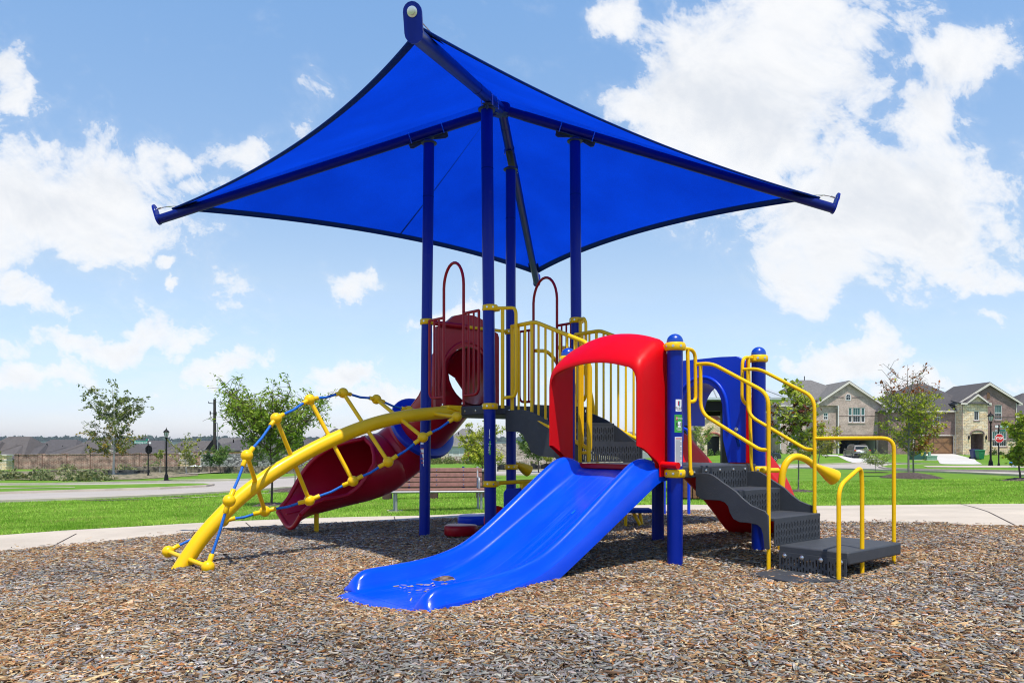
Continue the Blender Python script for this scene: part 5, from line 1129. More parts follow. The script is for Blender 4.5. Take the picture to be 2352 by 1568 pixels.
# park bench
g=G(1003,1173); bz=g.z; t=thing('park_bench','park bench of brown planks on a galvanized frame behind the tall posts','bench',g,world=False)
LB=1.86
bk=MB(); st_=MB()
for i in range(4): zz=.52+i*.098; yy=.19+.022*i; bk.box((0,yy,zz),(LB,.035,.084),Matrix.Rotation(R(-12),3,'X'))
for i in range(4): st_.box((0.02,-.22+i*.107,.435),(LB+.05,.094,.035))
build('backrest',bk,SLAT,t,bevel=.006); build('seat',st_,SLAT,t,bevel=.006)
for x in (-.84,.84):
    lg=MB().tube([(x,.12,-.1),(x,.12,.42),(x,.19,.52),(x,.28,.88)],.026,10).tube([(x+.04,-.2,-.1),(x+.04,-.2,.40)],.026,10)
    build('leg',lg,GALV,t); build('armrest',MB().tube(fillet([(x,.2,.66),(x,-.16,.66),(x,-.2,.6),(x+.0,-.2,.42)],.06),.022,10),GALV,t)
    build('footing',MB().lathe((x,.12,-.02),[(.16,0),(.16,.035),(.05,.04)],14).lathe((x+.04,-.2,-.02),[(.16,0),(.16,.035),(.05,.04)],14),CONC,t)
bl=MB()
for x in (-.55,.0,.55):
    for i in range(4): bl.lathe((x,.17+.022*i,.52+i*.098),[(.012,0),(.012,.006)],8,(0,-1,.2))
build('bolt',bl,STEEL,t); build('back_strap',MB().beam((-.55,.22,.42),(-.55,.29,.88),.05,.012,up=(0,1,0)).beam((.55,.22,.42),(.55,.29,.88),.05,.012,up=(0,1,0)),NAVY,t); build('front_rail',MB().tube([(-.9,-.27,.40),(.95,-.27,.40)],.022,10),GALV,t)
t.rotation_euler=(0,0,R(7))
# timber barrier behind the bench
a=W(880,1066,22);b=W(1112,1066,22); a.z=T(a.x,a.y)+.05; b.z=T(b.x,b.y)+.05; t=thing('timber_rail','weathered timber beam barrier behind the bench','barrier',(a+b)/2)
build('beam',MB().beam(a+Zu*.48,b+Zu*.48,.3,.5),mat('dark weathered timber',(.07,.04,.03),.9,.4,5,bump=.5),t,bevel=.03); build('cap',MB().beam(a+Zu*.76,b+Zu*.76,.36,.07),mat('gray weathered timber',(.30,.27,.24),.9,.3,7,bump=.5),t,bevel=.01)
for q in (.04,.5,.96): build('post',MB().bb(*(lambda p:(p.x-.12,p.x+.12,p.y-.12,p.y+.12,p.z-.3,p.z+.24))(a.lerp(b,q))),mat('dark weathered timber',(.07,.04,.03)),t)
# litter bin
g=Vector((4.35,18.6,0)); g.z=T(g.x,g.y); t=thing('litter_bin','round litter bin of brown vertical slats behind the low deck','litter bin',g,world=False)
mb=MB()
for i in range(20): a=i*math.pi/10; mb.box((math.cos(a)*.33,math.sin(a)*.33,.5),(.03,.085,.86),Matrix.Rotation(a,3,'Z'))
build('slat_body',mb,WOODBR,t); build('liner',MB().lathe((0,0,.05),[(.29,0),(.29,.92),(.22,.93)],20),BLACK,t); build('lid',MB().lathe((0,0,.94),[(.36,0),(.37,.05),(.25,.12),(.2,.13)],24),BLACK,t)
# silt fence
P=gp([(1141,1082.2),(1190,1080),(1240,1078.5),(1300,1078)]); t=None; mb=MB(); st_=[]
for (x0,y0),(x1,y1) in zip(P[:-1],P[1:]):
    n=8
    for i in range(n):
        p,q=[Vector((x0+(x1-x0)*f,y0+(y1-y0)*f+.15*math.sin(f*23+x0),0)) for f in (i/n,(i+1)/n)]; p.z=T(p.x,p.y); q.z=T(q.x,q.y); mb.prism([p-Zu*.1,q-Zu*.1,q+Zu*(.5+.1*math.sin(i*1.7)),p+Zu*(.5+.1*math.sin((i-1)*1.7))],(0,.02,0)); st_.append(p)
t=thing('silt_fence','low black plastic silt fence at the foot of the soil bank','fence',st_[0]); build('sheet',mb,mat('black plastic sheet',(.018,.018,.02),.4,.3,3),t,smooth=20)
for p in st_[::4]: build('stake',MB().bb(p.x-.03,p.x+.03,p.y-.05,p.y-.0,p.z-.1,p.z+.8),TRIM,t)
# ================================================================ WALLS ON THE LEFT AND IN THE MIDDLE
def runwall(name,label,p0,p1,h,th,m_,pil=None,cap=None):
    a=Vector((*p0,T(*p0))); b=Vector((*p1,T(*p1))); d=(b-a); L=d.length; t=thing(name,label,'wall',(a+b)/2); u=d.normalized(); u.z=0; u.normalize(); n=Vector((-u.y,u.x,0))
    pts=[a+n*th/2,b+n*th/2,b-n*th/2,a-n*th/2]
    build('wall_panel',MB().add([p-Zu*.6 for p in pts]+[p+Zu*h for p in pts],[(0,1,2,3),(7,6,5,4),(0,4,5,1),(1,5,6,2),(2,6,7,3),(3,7,4,0)]),m_,t,smooth=10)
    if cap: build('coping',MB().beam(a+Zu*(h+.04),b+Zu*(h+.04),th+.1,.09),cap,t)
    if pil:
        n_=int(L/pil[0])
        for i in range(n_+1):
            c=a.lerp(b,i/n_); R_=Matrix((u,n,Zu)).transposed(); o=build('pillar',MB().box(c+Zu*(h/2-.2),(pil[1],pil[1]+.05,h+.55),R_),pil[2],t); build('pillar_cap',MB().box(c+Zu*(h+.12),(pil[1]+.1,pil[1]+.15,.08),R_),pil[3],o)
    return t
BW0=(-63.4,98.5); BW1=(-40.,95.)
runwall('brick_wall','long brown brick screen wall with pillars behind the weeds',BW0,BW1,1.95,.25,BRWALL,(3.05,.52,BRWALL,BRWALL),BRWALL)
runwall('brick_wall','rear stretch of brown brick wall behind the gray rock wall',(-40.5,98.),(-30.,99.),2.2,.25,BRWALL,(3.5,.5,BRWALL,BRWALL))
runwall('rock_wall','gray and black formed rock wall with pale joint posts',(-35.6,88.),(-14.,84.),1.9,.25,ROCKW,(2.7,.14,TRIM,TRIM))
runwall('rubble_wall','low dark rubble retaining wall below the gray rock wall',(-43,85.3),(-13,72.),.55,.9,RUBBLE)
runwall('rubble_wall','low dark rubble edging before the brick wall near the street sign',(-48.5,80.6),(-37.5,79),.35,.8,RUBBLE)
runwall('boulder_wall','long pale boulder retaining wall on the bank beyond the posts',(-3.5,104.),(16,100.),2.75,.8,BLOCKW)
runwall('ledge_wall','low pale stone ledge in front of the stone pillar',(-9.2,112),(-4.2,112),1.0,.6,BLOCKW)
def pier(px,py,top_py,w_,Y,label):
    x=(px-CXD)*Y/FD; z=T(x,Y); H=1+(CYD-top_py)*Y/FD-z; t=thing('stone_pier',label,'pillar',(x,Y,z),'cream stone pillars',world=False)
    build('shaft',MB().bb(-w_/2,w_/2,-w_/2,w_/2,-.3,H-.15),STONE,t); build('cap',MB().bb(-w_/2-.1,w_/2+.1,-w_/2-.1,w_/2+.1,H-.15,H),TRIM,t); build('band',MB().bb(-w_/2-.05,w_/2+.05,-w_/2-.05,w_/2+.05,H*.6,H*.6+.12),TRIM,t)
pier(11,1087,1043,1.1,93,'cream stone pillar at the left end of the brick wall'); pier(427,1084,1039,.95,86,'cream stone pillar between the brick wall and the gray rock wall')
pier(1138,1064,1036,1.5,112,'cream stone pillar behind the middle stop sign'); pier(1022,1062,1024,1.0,112,'pale stone pillar left of the middle stop sign')
# white plastic sheeting heap
g=G(452,1083); t=thing('plastic_sheeting','crumpled white plastic sheeting lying by the foot of the gray rock wall','sheeting',g,world=False); r_=random.Random(4)
rows_=[]
for j in range(9):
    row=[]
    for i in range(17):
        u_,v_=i/16*2-1,j/8*2-1; h=max(0,1-u_*u_*.9-v_*v_)*.75*(1+.45*mnoise.noise(Vector((u_*3,v_*3,1))))
        row.append((u_*1.5,v_*.8,h-.03))
    rows_.append(row)
build('sheet',MB().grid(rows_),WHITE,t,smooth=30)
# ================================================================ HOUSES, PAVILION, CARS
def cells(x0,x1,z0,z1,holes):
    X=sorted({x0,x1,*[h[0] for h in holes],*[h[1] for h in holes]}); Z_=sorted({z0,z1,*[h[2] for h in holes],*[h[3] for h in holes]}); o=[]
    for a,b in zip(X[:-1],X[1:]):
        run=None
        for c,d in zip(Z_[:-1],Z_[1:]):
            inside=any(h[0]<=a+1e-6 and b<=h[1]+1e-6 and h[2]<=c+1e-6 and d<=h[3]+1e-6 for h in holes)
            if inside:
                if run: o.append((a,b,*run)); run=None
            else: run=(run[0],d) if run else (c,d)
        if run: o.append((a,b,*run))
    return o
def fwall(mb,x0,x1,z0,z1,y,holes=(),th=.22):
    for a,b,c,d in cells(x0,x1,z0,z1,list(holes)): mb.bb(a,b,y,y+th,c,d)
def window(t,x0,x1,z0,z1,y,nx=2,nz=3,glass=None,split=None,sill=True):
    fw=.07; o=build('window',MB().bb(x0,x0+fw,y+.05,y+.13,z0,z1).bb(x1-fw,x1,y+.05,y+.13,z0,z1).bb(x0+fw,x1-fw,y+.05,y+.13,z0,z0+fw).bb(x0+fw,x1-fw,y+.05,y+.13,z1-fw,z1),WFRM,t)
    zm=z0+(z1-z0)*(split or .48); gl=glass or GLASS
    build('pane',MB().bb(x0+fw,x1-fw,y+.10,y+.12,zm+.04,z1-fw),gl,o); build('lower_pane',MB().bb(x0+fw,x1-fw,y+.10,y+.12,z0+fw,zm-.04),DGLASS if gl is GLASS else gl,o)
    mb=MB().bb(x0+fw,x1-fw,y+.06,y+.12,zm-.04,zm+.04)
    for i in range(1,nx): x=x0+fw+(x1-x0-2*fw)*i/nx; mb.bb(x-.012,x+.012,y+.085,y+.098,z0+fw,zm-.04); mb.bb(x-.012,x+.012,y+.085,y+.098,zm+.04,z1-fw)
    build('muntin',mb,WFRM,o)
    if sill: build('sill',MB().bb(x0-.08,x1+.08,y-.06,y+.0-.002,z0-.16,z0-.01),BRRED if sill=='d' else BRTAN,o)
def gable_roof(mb,xa,x0,x1,y0,y1,ez,rz,oh=.4,th=.16,ov=.35):
    "ridge along y at x=xa"
    for xe in (x0,x1):
        s=1 if xe>xa else -1; sl=(rz-ez)/abs(xe-xa); xo=xe+s*oh; zo=ez-sl*oh
        mb.prism([Vector((xa,y0-ov,rz)),Vector((xo,y0-ov,zo)),Vector((xo,y0-ov,zo+th)),Vector((xa,y0-ov,rz+th*1.15))],(0,y1-y0+ov,0))
def barge(t,xa,x0,x1,y,ez,rz,oh=.4,w_=.22,ov=.35):
    mb=MB()
    for xe in (x0,x1):
        s=1 if xe>xa else -1; sl=(rz-ez)/abs(xe-xa); xo=xe+s*oh; zo=ez-sl*oh
        mb.prism([Vector((xa,y-ov-.03,rz-w_)),Vector((xo,y-ov-.03,zo-w_*.6)),Vector((xo,y-ov-.03,zo+.1)),Vector((xa,y-ov-.03,rz+.1))],(0,.027,0))
        mb.prism([Vector((xo-s*.5,y-ov,zo-w_*.55)),Vector((xo,y-ov,zo-w_*.55)),Vector((xo,y-ov,zo)),Vector((xo-s*.5,y-ov,zo))],(0,.5,0))
    build('barge_board',mb,TRIM,t)
def gable_wall(mb,xa,x0,x1,y,ez,rz,th=.22): mb.prism([Vector((x0,y,ez)),Vector((x1,y,ez)),Vector((xa,y,rz))],(0,th,0))
def hip_roof(mb,x0,x1,y0,y1,ez,ra,rb,rz,oh=.4,th=.18):
    x0-=oh;x1+=oh;y0-=oh;y1+=oh
    p=[(x0,y0,ez),(x1,y0,ez),(x1,y1,ez),(x0,y1,ez),(x0,y0,ez+th),(x1,y0,ez+th),(x1,y1,ez+th),(x0,y1,ez+th),(*ra,rz),(*rb,rz)]
    mb.add(p,[(3,2,1,0),(0,1,5,4),(1,2,6,5),(2,3,7,6),(3,0,4,7),(4,5,9,8),(5,6,9),(6,7,8,9),(7,4,8)])
def fascia(t,segs,h=.18):
    mb=MB()
    for a,b in segs: mb.beam(a,b,.05,h)
    build('fascia',mb,TRIM,t)
HG='brick houses across the street'
# --- house with the open garage
BZ=-.30; X0=35.2; Y0=99.6
t=thing('brick_house','two storey tan brick house with an open garage and a silver car before it','house',(X0,Y0,BZ),HG,world=False)
GO=(7.15,12.15,-.5,2.2); W3=[(8.46,8.94,4.15,6.05),(9.02,10.02,4.15,6.05),(10.1,10.58,4.15,6.05)]
LW=[(1.05,2.45,4.1,5.9),(1.05,2.45,.75,2.5)]; DR=(4.95,6.55,-.5,2.15); SW=(5.36,5.96,4.5,5.4)
mb=MB(); fwall(mb,0,4.1,-.8,6.3,1.,LW); fwall(mb,7.1,12.9,-.8,6.3,0,[GO]+W3); fwall(mb,4.1,7.1-.002,-.8,6.3,.35,[DR,SW])
gable_wall(mb,8.41,3.9,12.9,.003,6.3,9.37); mb.bb(4.1,4.32,.57,1.0,-.8,6.3); gable_wall(mb,5.6,4.05,7.1,.36,6.3,7.3)
for a,b,c,d in [(0,.22,1.22,13.)]: mb.bb(a,b,c,d,-.8,6.3)
mb.bb(12.68,12.9,.22,13,-.8,6.3); mb.bb(.22,12.68,12.78,13,-.8,6.3); mb.bb(4.32,7.1,2.3,2.5,-.8,3.2)
wl=build('wall',mb,BRTAN,t,smooth=10)
mb=MB(); hip_roof(mb,0,12.9,1.0,13,6.25,(4.5,7),(6.3,7),10.2); gable_roof(mb,8.41,3.9,12.9,0,7.,6.3,9.37); gable_roof(mb,5.6,4.05,7.12,.36,3,6.28,7.3,.25,.12,.25)
rf=build('roof',mb,SHG,t,smooth=15); build('vent_pipe',MB().tube([(5.4,7,10.1),(5.4,7,10.75)],.06,8),BLACK,rf)
barge(t,8.41,3.9,12.9,0,6.3,9.37); barge(t,5.6,4.05,7.12,.36,6.28,7.3,.25,.18,.25)
fascia(t,[((-.4,.58,6.33),(4.0,.58,6.33))])
for a,b,c,d in W3: window(t,a,b,c,d,0,1 if b-a<.6 else 3,3,sill=False)
build('window_sill',MB().bb(8.38,10.66,-.07,-.003,3.98,4.13),BRTAN,t)
for q in LW: window(t,*q,1.,3)
window(t,*SW,.35,2,sill=False)
# arched attic window
mb=MB().prism([Vector((8.41+.33*math.cos(a),-.03,7.5+.33*math.sin(a))) for a in np.linspace(0,math.pi,13)]+[Vector((8.08,-.03,6.98)),Vector((8.74,-.03,6.98))],(0,.03,0)); o=build('attic_window',mb,WFRM,t)
build('pane',MB().prism([Vector((8.41+.26*math.cos(a),-.04,7.5+.26*math.sin(a))) for a in np.linspace(0,math.pi,13)]+[Vector((8.15,-.04,7.06)),Vector((8.67,-.04,7.06))],(0,.009,0)),DGLASS,o); build('muntin',MB().bb(8.4,8.42,-.045,-.041,7.06,7.76).bb(8.15,8.67,-.045,-.041,7.4,7.42),WFRM,o)
build('brick_band',MB().bb(6.4,7.9,-.03,-.002,7.33,7.42).bb(8.9,10.4,-.03,-.002,7.33,7.42).bb(7.15,12.85,-.03,-.002,2.45,2.56).bb(7.15,12.85,-.025,-.002,4.95,5.02),BRRED,t)
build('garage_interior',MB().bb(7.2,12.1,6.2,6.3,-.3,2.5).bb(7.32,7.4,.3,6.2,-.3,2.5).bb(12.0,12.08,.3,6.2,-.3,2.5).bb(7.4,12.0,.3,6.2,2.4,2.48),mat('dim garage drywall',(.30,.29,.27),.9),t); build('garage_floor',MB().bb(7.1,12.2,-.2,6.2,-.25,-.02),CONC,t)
build('garage_cabinet',MB().bb(7.45,8.0,3.2,3.8,0,1.15),WHITE,t)
build('door',MB().bb(5.0,5.75,1.6,1.66,.0,2.1),mat('black door',(.012,.012,.013),.4),t); build('door_frame',MB().bb(5.75,5.83,1.5,1.68,0,2.15),WFRM,t); build('porch',MB().bb(4.3,7.1,-.3,2.2,-.4,.0),CONC,t)
dp=MB()
for x,y in ((-.06,.93),(7.05,-.06),(12.86,-.06)): dp.bb(x,x+.09,y-.02,y+.05,-.1,6.3)
build('downspout',dp,WFRM,t)
# --- stone entry house
BZ=-.13; X0=47.5; Y0=97.
t=thing('brick_house','two storey brown brick house with a cream stone entry tower and a wooden garage door','house',(X0,Y0,BZ),HG,world=False)
GD=(3.33,8.24,-.6,2.2); GW=(4.84,6.64,3.4,4.6); TW=(10.04,10.66,4.1,5.3); AR=(9.62,11.27,-.6,2.45); RU=(13.12,14.02,4.2,6.05); RL=(12.79,14.6,.85,2.75)
mb=MB(); fwall(mb,0,8.53,-.8,5.25,0,[GD,GW]); fwall(mb,11.752,15.8,1.56,6.4,-.6,[RU,(RL[0],RL[1],1.56,2.75)]); gable_wall(mb,12.3,8.6,16.0,-.58,6.4,8.75); mb.bb(15.58,15.8,-.38,12,-.8,6.4); mb.bb(0,.22,.22,12,-.8,5.25); mb.bb(.22,15.58,11.8,12,-.8,5.2)
build('wall',mb,BRRED,t,smooth=10)
mb=MB(); fwall(mb,8.53,11.75,-.8,6.2,-1.4,[TW,AR]); gable_wall(mb,10.37,9.05,11.7,-1.38,6.2,7.28); mb.bb(8.53,8.75,-1.18,.0,-.8,6.2); mb.bb(11.53,11.75,-1.18,-.6,-.8,6.2); fwall(mb,11.752,15.8,-.8,1.56,-.66,[(RL[0],RL[1],.85,1.56)]); mb.bb(8.3,8.52,-.05,-.002,-.8,2.3)
st=build('stone_facing',mb,STONE,t,smooth=10)
# segmental arch over the entry
af=[Vector((9.62,-1.41,2.3))]+[Vector((10.445+.83*math.cos(a),-1.41,2.45+.42*math.sin(a))) for a in np.linspace(math.pi,0,15)]+[Vector((11.27,-1.41,2.3))]
mb=MB(); 
build('arch_surround',MB().tube(af,.09,8),BRRED,t); build('entry_recess',MB().bb(9.4,11.5,.9,1.0,-.5,3.2).bb(9.3,9.4,-1.1,.9,-.5,3.2).bb(11.5,11.52,-1.1,.9,-.5,3.2),BRRED,t)
build('door',MB().bb(9.66,10.32,.80,.86,-.05,2.3),mat('black door',(.012,.012,.013)),t); build('door_frame',MB().bb(10.32,10.42,.7,.88,-.05,2.35),TRIM,t); build('porch',MB().bb(8.8,11.5,-1.7,.9,-.5,-.06),CONC,t)
mb=MB(); hip_roof(mb,0,12,0.0,12,5.2,(6.3,6.),(7.9,6.),9.25); gable_roof(mb,12.3,8.6,16.0,-.6,7.,6.4,8.75); gable_roof(mb,10.37,9.0,11.75,-1.4,2,6.2,7.28,.28,.14,.28)
mb.prism([Vector((8.2,-1.75,6.12)),Vector((12.0,-1.75,6.12)),Vector((12.0,.5,6.6)),Vector((8.2,.5,6.6))],(0,0,.12))
rf=build('roof',mb,SHD,t,smooth=15); build('vent_pipe',MB().tube([(7,6.2,9.2),(7,6.2,9.7)],.06,8).tube([(14.3,3,7.4),(14.3,3,8.1)],.05,8),BLACK,rf)
barge(t,12.3,8.6,16.0,-.6,6.4,8.75); barge(t,10.37,9.0,11.75,-1.4,6.2,7.28,.28,.17,.28); fascia(t,[((-.4,-.42,5.28),(8.4,-.42,5.28)),((8.2,-1.77,6.16),(9.0,-1.77,6.16)),((11.7,-1.77,6.16),(12.0,-1.77,6.16))],.2)
o=build('garage_door',MB().bb(3.4,8.17,.1,.16,-.1,2.13),mat('garage door wood',(.23,.12,.055),.6,.2,3,bump=.2),t); mb=MB()
for x0,x1 in ((3.45,5.75),(5.82,8.12)):
    mb.beam((x0,.09,.0),(x1,.09,1.95),.03,.12,up=(0,1,0)) if 0 else None
    for a,b in (((x0,.085,.05),(x1,.085,2.05)),((x0,.083,2.05),(x1,.083,.05)),((x0,.087,.05),(x1,.087,.05)),((x0,.087,2.05),(x1,.087,2.05)),((x0,.087,.05),(x0,.087,2.05)),((x1,.087,.05),(x1,.087,2.05)),((x0,.087,1.35),(x1,.087,1.35))): mb.beam(a,b,.10,.02,up=(0,1,0))
build('cross_brace',mb,mat('garage brace wood',(.15,.075,.035),.6,.2,3),o); build('door_trim',MB().bb(3.2,3.33,-.03,.1,-.1,2.3).bb(8.24,8.37,-.03,.1,-.1,2.3).bb(3.2,8.37,-.03,.1,2.2,2.32),TRIM,t)
window(t,4.84,5.70,3.4,4.6,0,3,3,DGLASS,.03,False); window(t,5.78,6.64,3.4,4.6,0,3,3,DGLASS,.03,False); window(t,*TW,-1.4,2,4,DGLASS,.03,'d'); window(t,*RU,-.6,3,3,sill='d'); window(t,12.79,13.66,.85,2.75,-.62,3,3,sill=False); window(t,13.72,14.6,.85,2.75,-.62,3,3,sill='d')
build('gable_vent',MB().bb(12.12,12.48,-.64,-.60,6.85,7.65),mat('garage brace wood',(.15,.075,.035)),t); build('band_course',MB().bb(11.76,15.8,-.70,-.665,1.56,1.66).bb(11.76,15.8,-.64,-.602,4.55,4.64).bb(8.53,8.6,-1.44,-1.4,-.5,6.1),BRRED,t)
for x in (9.35,11.5): build('wall_lantern',MB().lathe((x,-1.5,1.7),[(.03,0),(.09,.12),(.1,.42),(.05,.5),(.02,.6)],8),BLACK,t)
build('downspout',MB().bb(8.45,8.53,-.1,-.02,-.2,5.2).bb(15.72,15.8,-.72,-.66,-.2,6.3),TRIM,t)
leafmass('house_shrubs','row of small green shrubs along the stone base of the house','shrubs',[(59.8,95.4,.5,.9,1),(60.9,95.5,.4,.5,.6),(62.,95.3,.4,.9,.8),(63,95.3,.45,.6,.6),(64.2,95.4,.4,.6,.6)],[(.05,.1,.02),(.14,.2,.05)],31,.12,200)
leafmass('house_shrubs','low shrubs and grasses along the garage house front','shrubs',[(36,99.5,.5,.9,.8),(37.3,99.5,.4,.8,.8),(38.6,99.5,.45,1.5,.8),(39.8,99.3,.4,.7,.8),(34.4,99,.5,.7,.6)],[(.05,.1,.02),(.14,.2,.05)],32,.12,180)
# --- plain neighbours
def hip_house(label,x,y,bz,w_,d_,ez,rz,wallm,roofm,name='house',rr=.25,extra=None,group='houses behind the walls'):
    t=thing(name,label,'house',(x,y,bz),group,world=False)
    build('wall',MB().bb(0,w_,0,.25,-1,ez).bb(0,w_,d_-.25,d_,-1,ez).bb(0,.25,.25,d_-.25,-1,ez).bb(w_-.25,w_,.25,d_-.25,-1,ez),wallm,t)
    mb=MB(); hip_roof(mb,0,w_,0,d_,ez,(w_*rr+ d_*.12,d_/2),(w_*(1-rr)-d_*.12,d_/2),rz); 
    if extra: 
        for (a,b,e2) in extra: hip_roof(mb,a,b,-2.2,d_*.6,ez+.01,((a+b)/2-.2,d_*.25),((a+b)/2+.2,d_*.3),e2)
    rf=build('roof',mb,roofm,t,smooth=15)
    for q_,h_ in ((.35,.62),(.62,.5)): build('vent_pipe',MB().tube([(w_*q_,d_*.3,ez+(rz-ez)*h_-.3),(w_*q_,d_*.3,ez+(rz-ez)*h_+.55)],.09,8),BLACK,rf)
    build('gutter',MB().bb(-.42,w_+.42,-.5,-.38,ez+.02,ez+.16),TRIM,rf)
    window(t,w_*.25,w_*.25+1.2,1,2.4,-.06,2,2,sill=False) ; window(t,w_*.7,w_*.7+1.2,1,2.4,-.06,2,2,sill=False); return t,rf
def ridge(px,py,Y): return (px-CXD)*Y/FD,1+(CYD-py)*Y/FD
for i,(p0,p1,py,Y,lab) in enumerate(((-75,50,1002,118,'dark hip roofed house cut by the left edge of the picture'),(28,165,1009,121,'gray hip roofed house second from the left behind the brick wall'),(110,285,1011,117,'wide gray hip roofed house behind the left half of the brick wall'),(240,375,1011,126,'dark gray roofed house behind the tall loose tree'),(345,490,1012,123,'brown gray roofed house behind the left lamp post'),(440,565,1005,121,'gray roofed house behind the utility pole'))):
    xa=(p0-CXD)*Y/FD; xb=(p1-CXD)*Y/FD; bz=T((xa+xb)/2,Y); _,rz=ridge(0,py,Y+6); hip_house(lab,xa,Y,bz,xb-xa,12,2.9,rz-bz,BRTAN,(SHB,SHD,SHB,SHD,SHB,SHW)[i],rr=.12,extra=((1.5,(xb-xa)*.48,(rz-bz)*.88),((xb-xa)*.5,(xb-xa)*.96,(rz-bz)*.8)))
Y=112
for (p0,p1,py,lab,m_) in ((470,600,1006,'dark roofed stone house with a small black dormer above the gray rock wall',STONE),(600,720,1000,'gray roofed house behind the broad lawn tree',BRTAN),(700,800,983,'large dark roofed house behind the top of the tube slide exit',BRTAN)):
    xa=(p0-CXD)*Y/FD; xb=(p1-CXD)*Y/FD; bz=T((xa+xb)/2,Y); _,rz=ridge(0,py,Y+6); t,rf=hip_house(lab,xa,Y,bz,xb-xa,12,3.9,rz-bz,m_,SHD,extra=((1,5,(rz-bz)*.8),) if p0==470 else None)
    if p0==470: build('dormer',MB().prism([Vector((9.1-8,-2.6,4.2)),Vector((11.2-8,-2.6,4.2)),Vector((10.15-8,-2.6,5.6))],(0,1.6,0)),BLACK,rf)
Y=135; xa=(1013-CXD)*Y/FD; bz=T(xa,Y)-.4
t,rf=hip_house('pale house with a light gray roof beyond the middle stop sign',xa,Y,bz,8.2,11,3.0,6.2,mat('pale siding',(.55,.54,.52),.7),SHG,group='houses across the middle distance'); build('fence',MB().bb(6,13,-3,-2.9,-.5,1.8),WOODBR,t)
Y=150
for p0,w_,py,lab in ((1215,11,1003,'gray roofed house above the boulder wall'),(1340,10,1006,'small far house seen between the yellow balusters'),(1395,9,1007,'pale far house seen right of the small far house')):
    xa=(p0-CXD)*Y/FD; hip_house(lab,xa,Y,1.2 if p0<1300 else -1.5,w_,9,2.6,(2.6+3) if p0<1300 else 5.,mat('gray siding',(.33,.34,.36),.7),SHG,group='houses across the middle distance')
t,rf=hip_house('dark brick house at the right edge behind the fence trees',64.9,99,-.2,14,12,4.6,8.2,BRDARK,SHD,group=HG)
# house behind the pavilion with the arched porch
X0=21.5; Y0=104; bz=-.8
t=thing('brick_house','pale stone house with a red brick arch entry behind the pavilion','house',(X0,Y0,bz),HG,world=False)
mb=MB(); fwall(mb,0,3.6,-.6,3.6,.6,[(1,2.2,1,2.5)]); fwall(mb,8.2,12.5,-.6,3.6,.6); mb.bb(12.28,12.5,.82,10,-.6,3.6); mb.bb(0,.22,.82,10,-.6,3.6); build('wall',mb,BRRED,t,smooth=10)
mb=MB(); fwall(mb,3.6,8.2,-.6,4.5,0,[(4.95,6.6,-.6,2.9)]); gable_wall(mb,5.9,3.7,8.1,.01,4.5,6.4); mb.bb(3.6,3.82,.22,2,-.6,4.5); mb.bb(7.98,8.2,.22,2,-.6,4.5); build('stone_facing',mb,STONE,t,smooth=10)
build('brick_arch',MB().tube([Vector((5.775+.95*math.cos(a),-.02,2.75+.55*math.sin(a))) for a in np.linspace(math.pi,0,15)],.16,8),mat('red brick arch',(.30,.09,.07),.9,.3,6),t); build('gable_brick',MB().prism([Vector((4.9,-.03,5.1)),Vector((6.9,-.03,5.1)),Vector((5.9,-.03,6.0))],(0,.02,0)),mat('red brick arch',(.30,.09,.07)),t)
build('entry_recess',MB().bb(4.5,7.5,1.9,2.0,-.6,3.4),mat('black door',(.012,.012,.013)),t); window(t,1,2.2,1,2.5,.6,2,2,sill=False)
mb=MB(); hip_roof(mb,0,12.5,.6,11,3.6,(4.2,5.5),(8.2,5.5),8.0); gable_roof(mb,5.9,3.6,8.2,0,4,4.5,6.4,.3,.14,.3); build('roof',mb,SHG,t,smooth=15); barge(t,5.9,3.6,8.2,0,4.5,6.4,.3,.2,.3); build('side_eave',MB().prism([Vector((7.3,-1.0,3.2)),Vector((9.4,-1.0,3.2)),Vector((9.4,.6,4.2)),Vector((7.3,.6,4.2))],(0,0,.12)),TRIM,t)
leafmass('porch_plants','green potted plants in the arched porch','plants',[(X0+5.3,Y0-.3,.4,1.0,1),(X0+6.4,Y0-.2,.35,.7,.8)],[(.05,.12,.02),(.16,.25,.05)],33,.14,160)
# pavilion
Yp=24.; zt=T(6.6,Yp); t=thing('pavilion','black steel park pavilion with a pale metal hip roof behind the blue arch panel','pavilion',(6.6,Yp,zt),world=False)
E0=2.35-zt; xl,xr=-1.55,1.75
for x,y in ((.05,0),(xr-.5,3.8),(xl+.3,3.8),(xl+.3,.0)): build('post',MB().bb(x-.11,x+.11,y-.11,y+.11,-.2,E0-.12),BLACK,t)
build('beam',MB().bb(xl,xr-.3,-.12,.12,E0-.32,E0).bb(xl,xr-.3,3.7,3.9,E0-.32,E0).bb(xl+.1,xl+.35,.12,3.7,E0-.3,E0-.01).bb(xr-.65,xr-.4,.12,3.7,E0-.3,E0-.01),BLACK,t)
rm=mat('pale metal roof',(.55,.60,.63),.35,.06,2,metal=.3); mb=MB(); hip_roof(mb,xl,xr,-.1,4.,E0+.02,(-.1,1.95),(.3,1.95),E0+1.15,.3,.07); rf=build('roof',mb,rm,t,smooth=15)
mb=MB()
for i in range(9):
    x=xl+ (xr-xl)*i/8; q=max(-.1,min(.3,x)); mb.beam((x,-.39,E0+.10),(x*.35+q*.65,1.0,E0+.10+.62),.03,.03)
build('roof_seam',mb,GALV,rf)
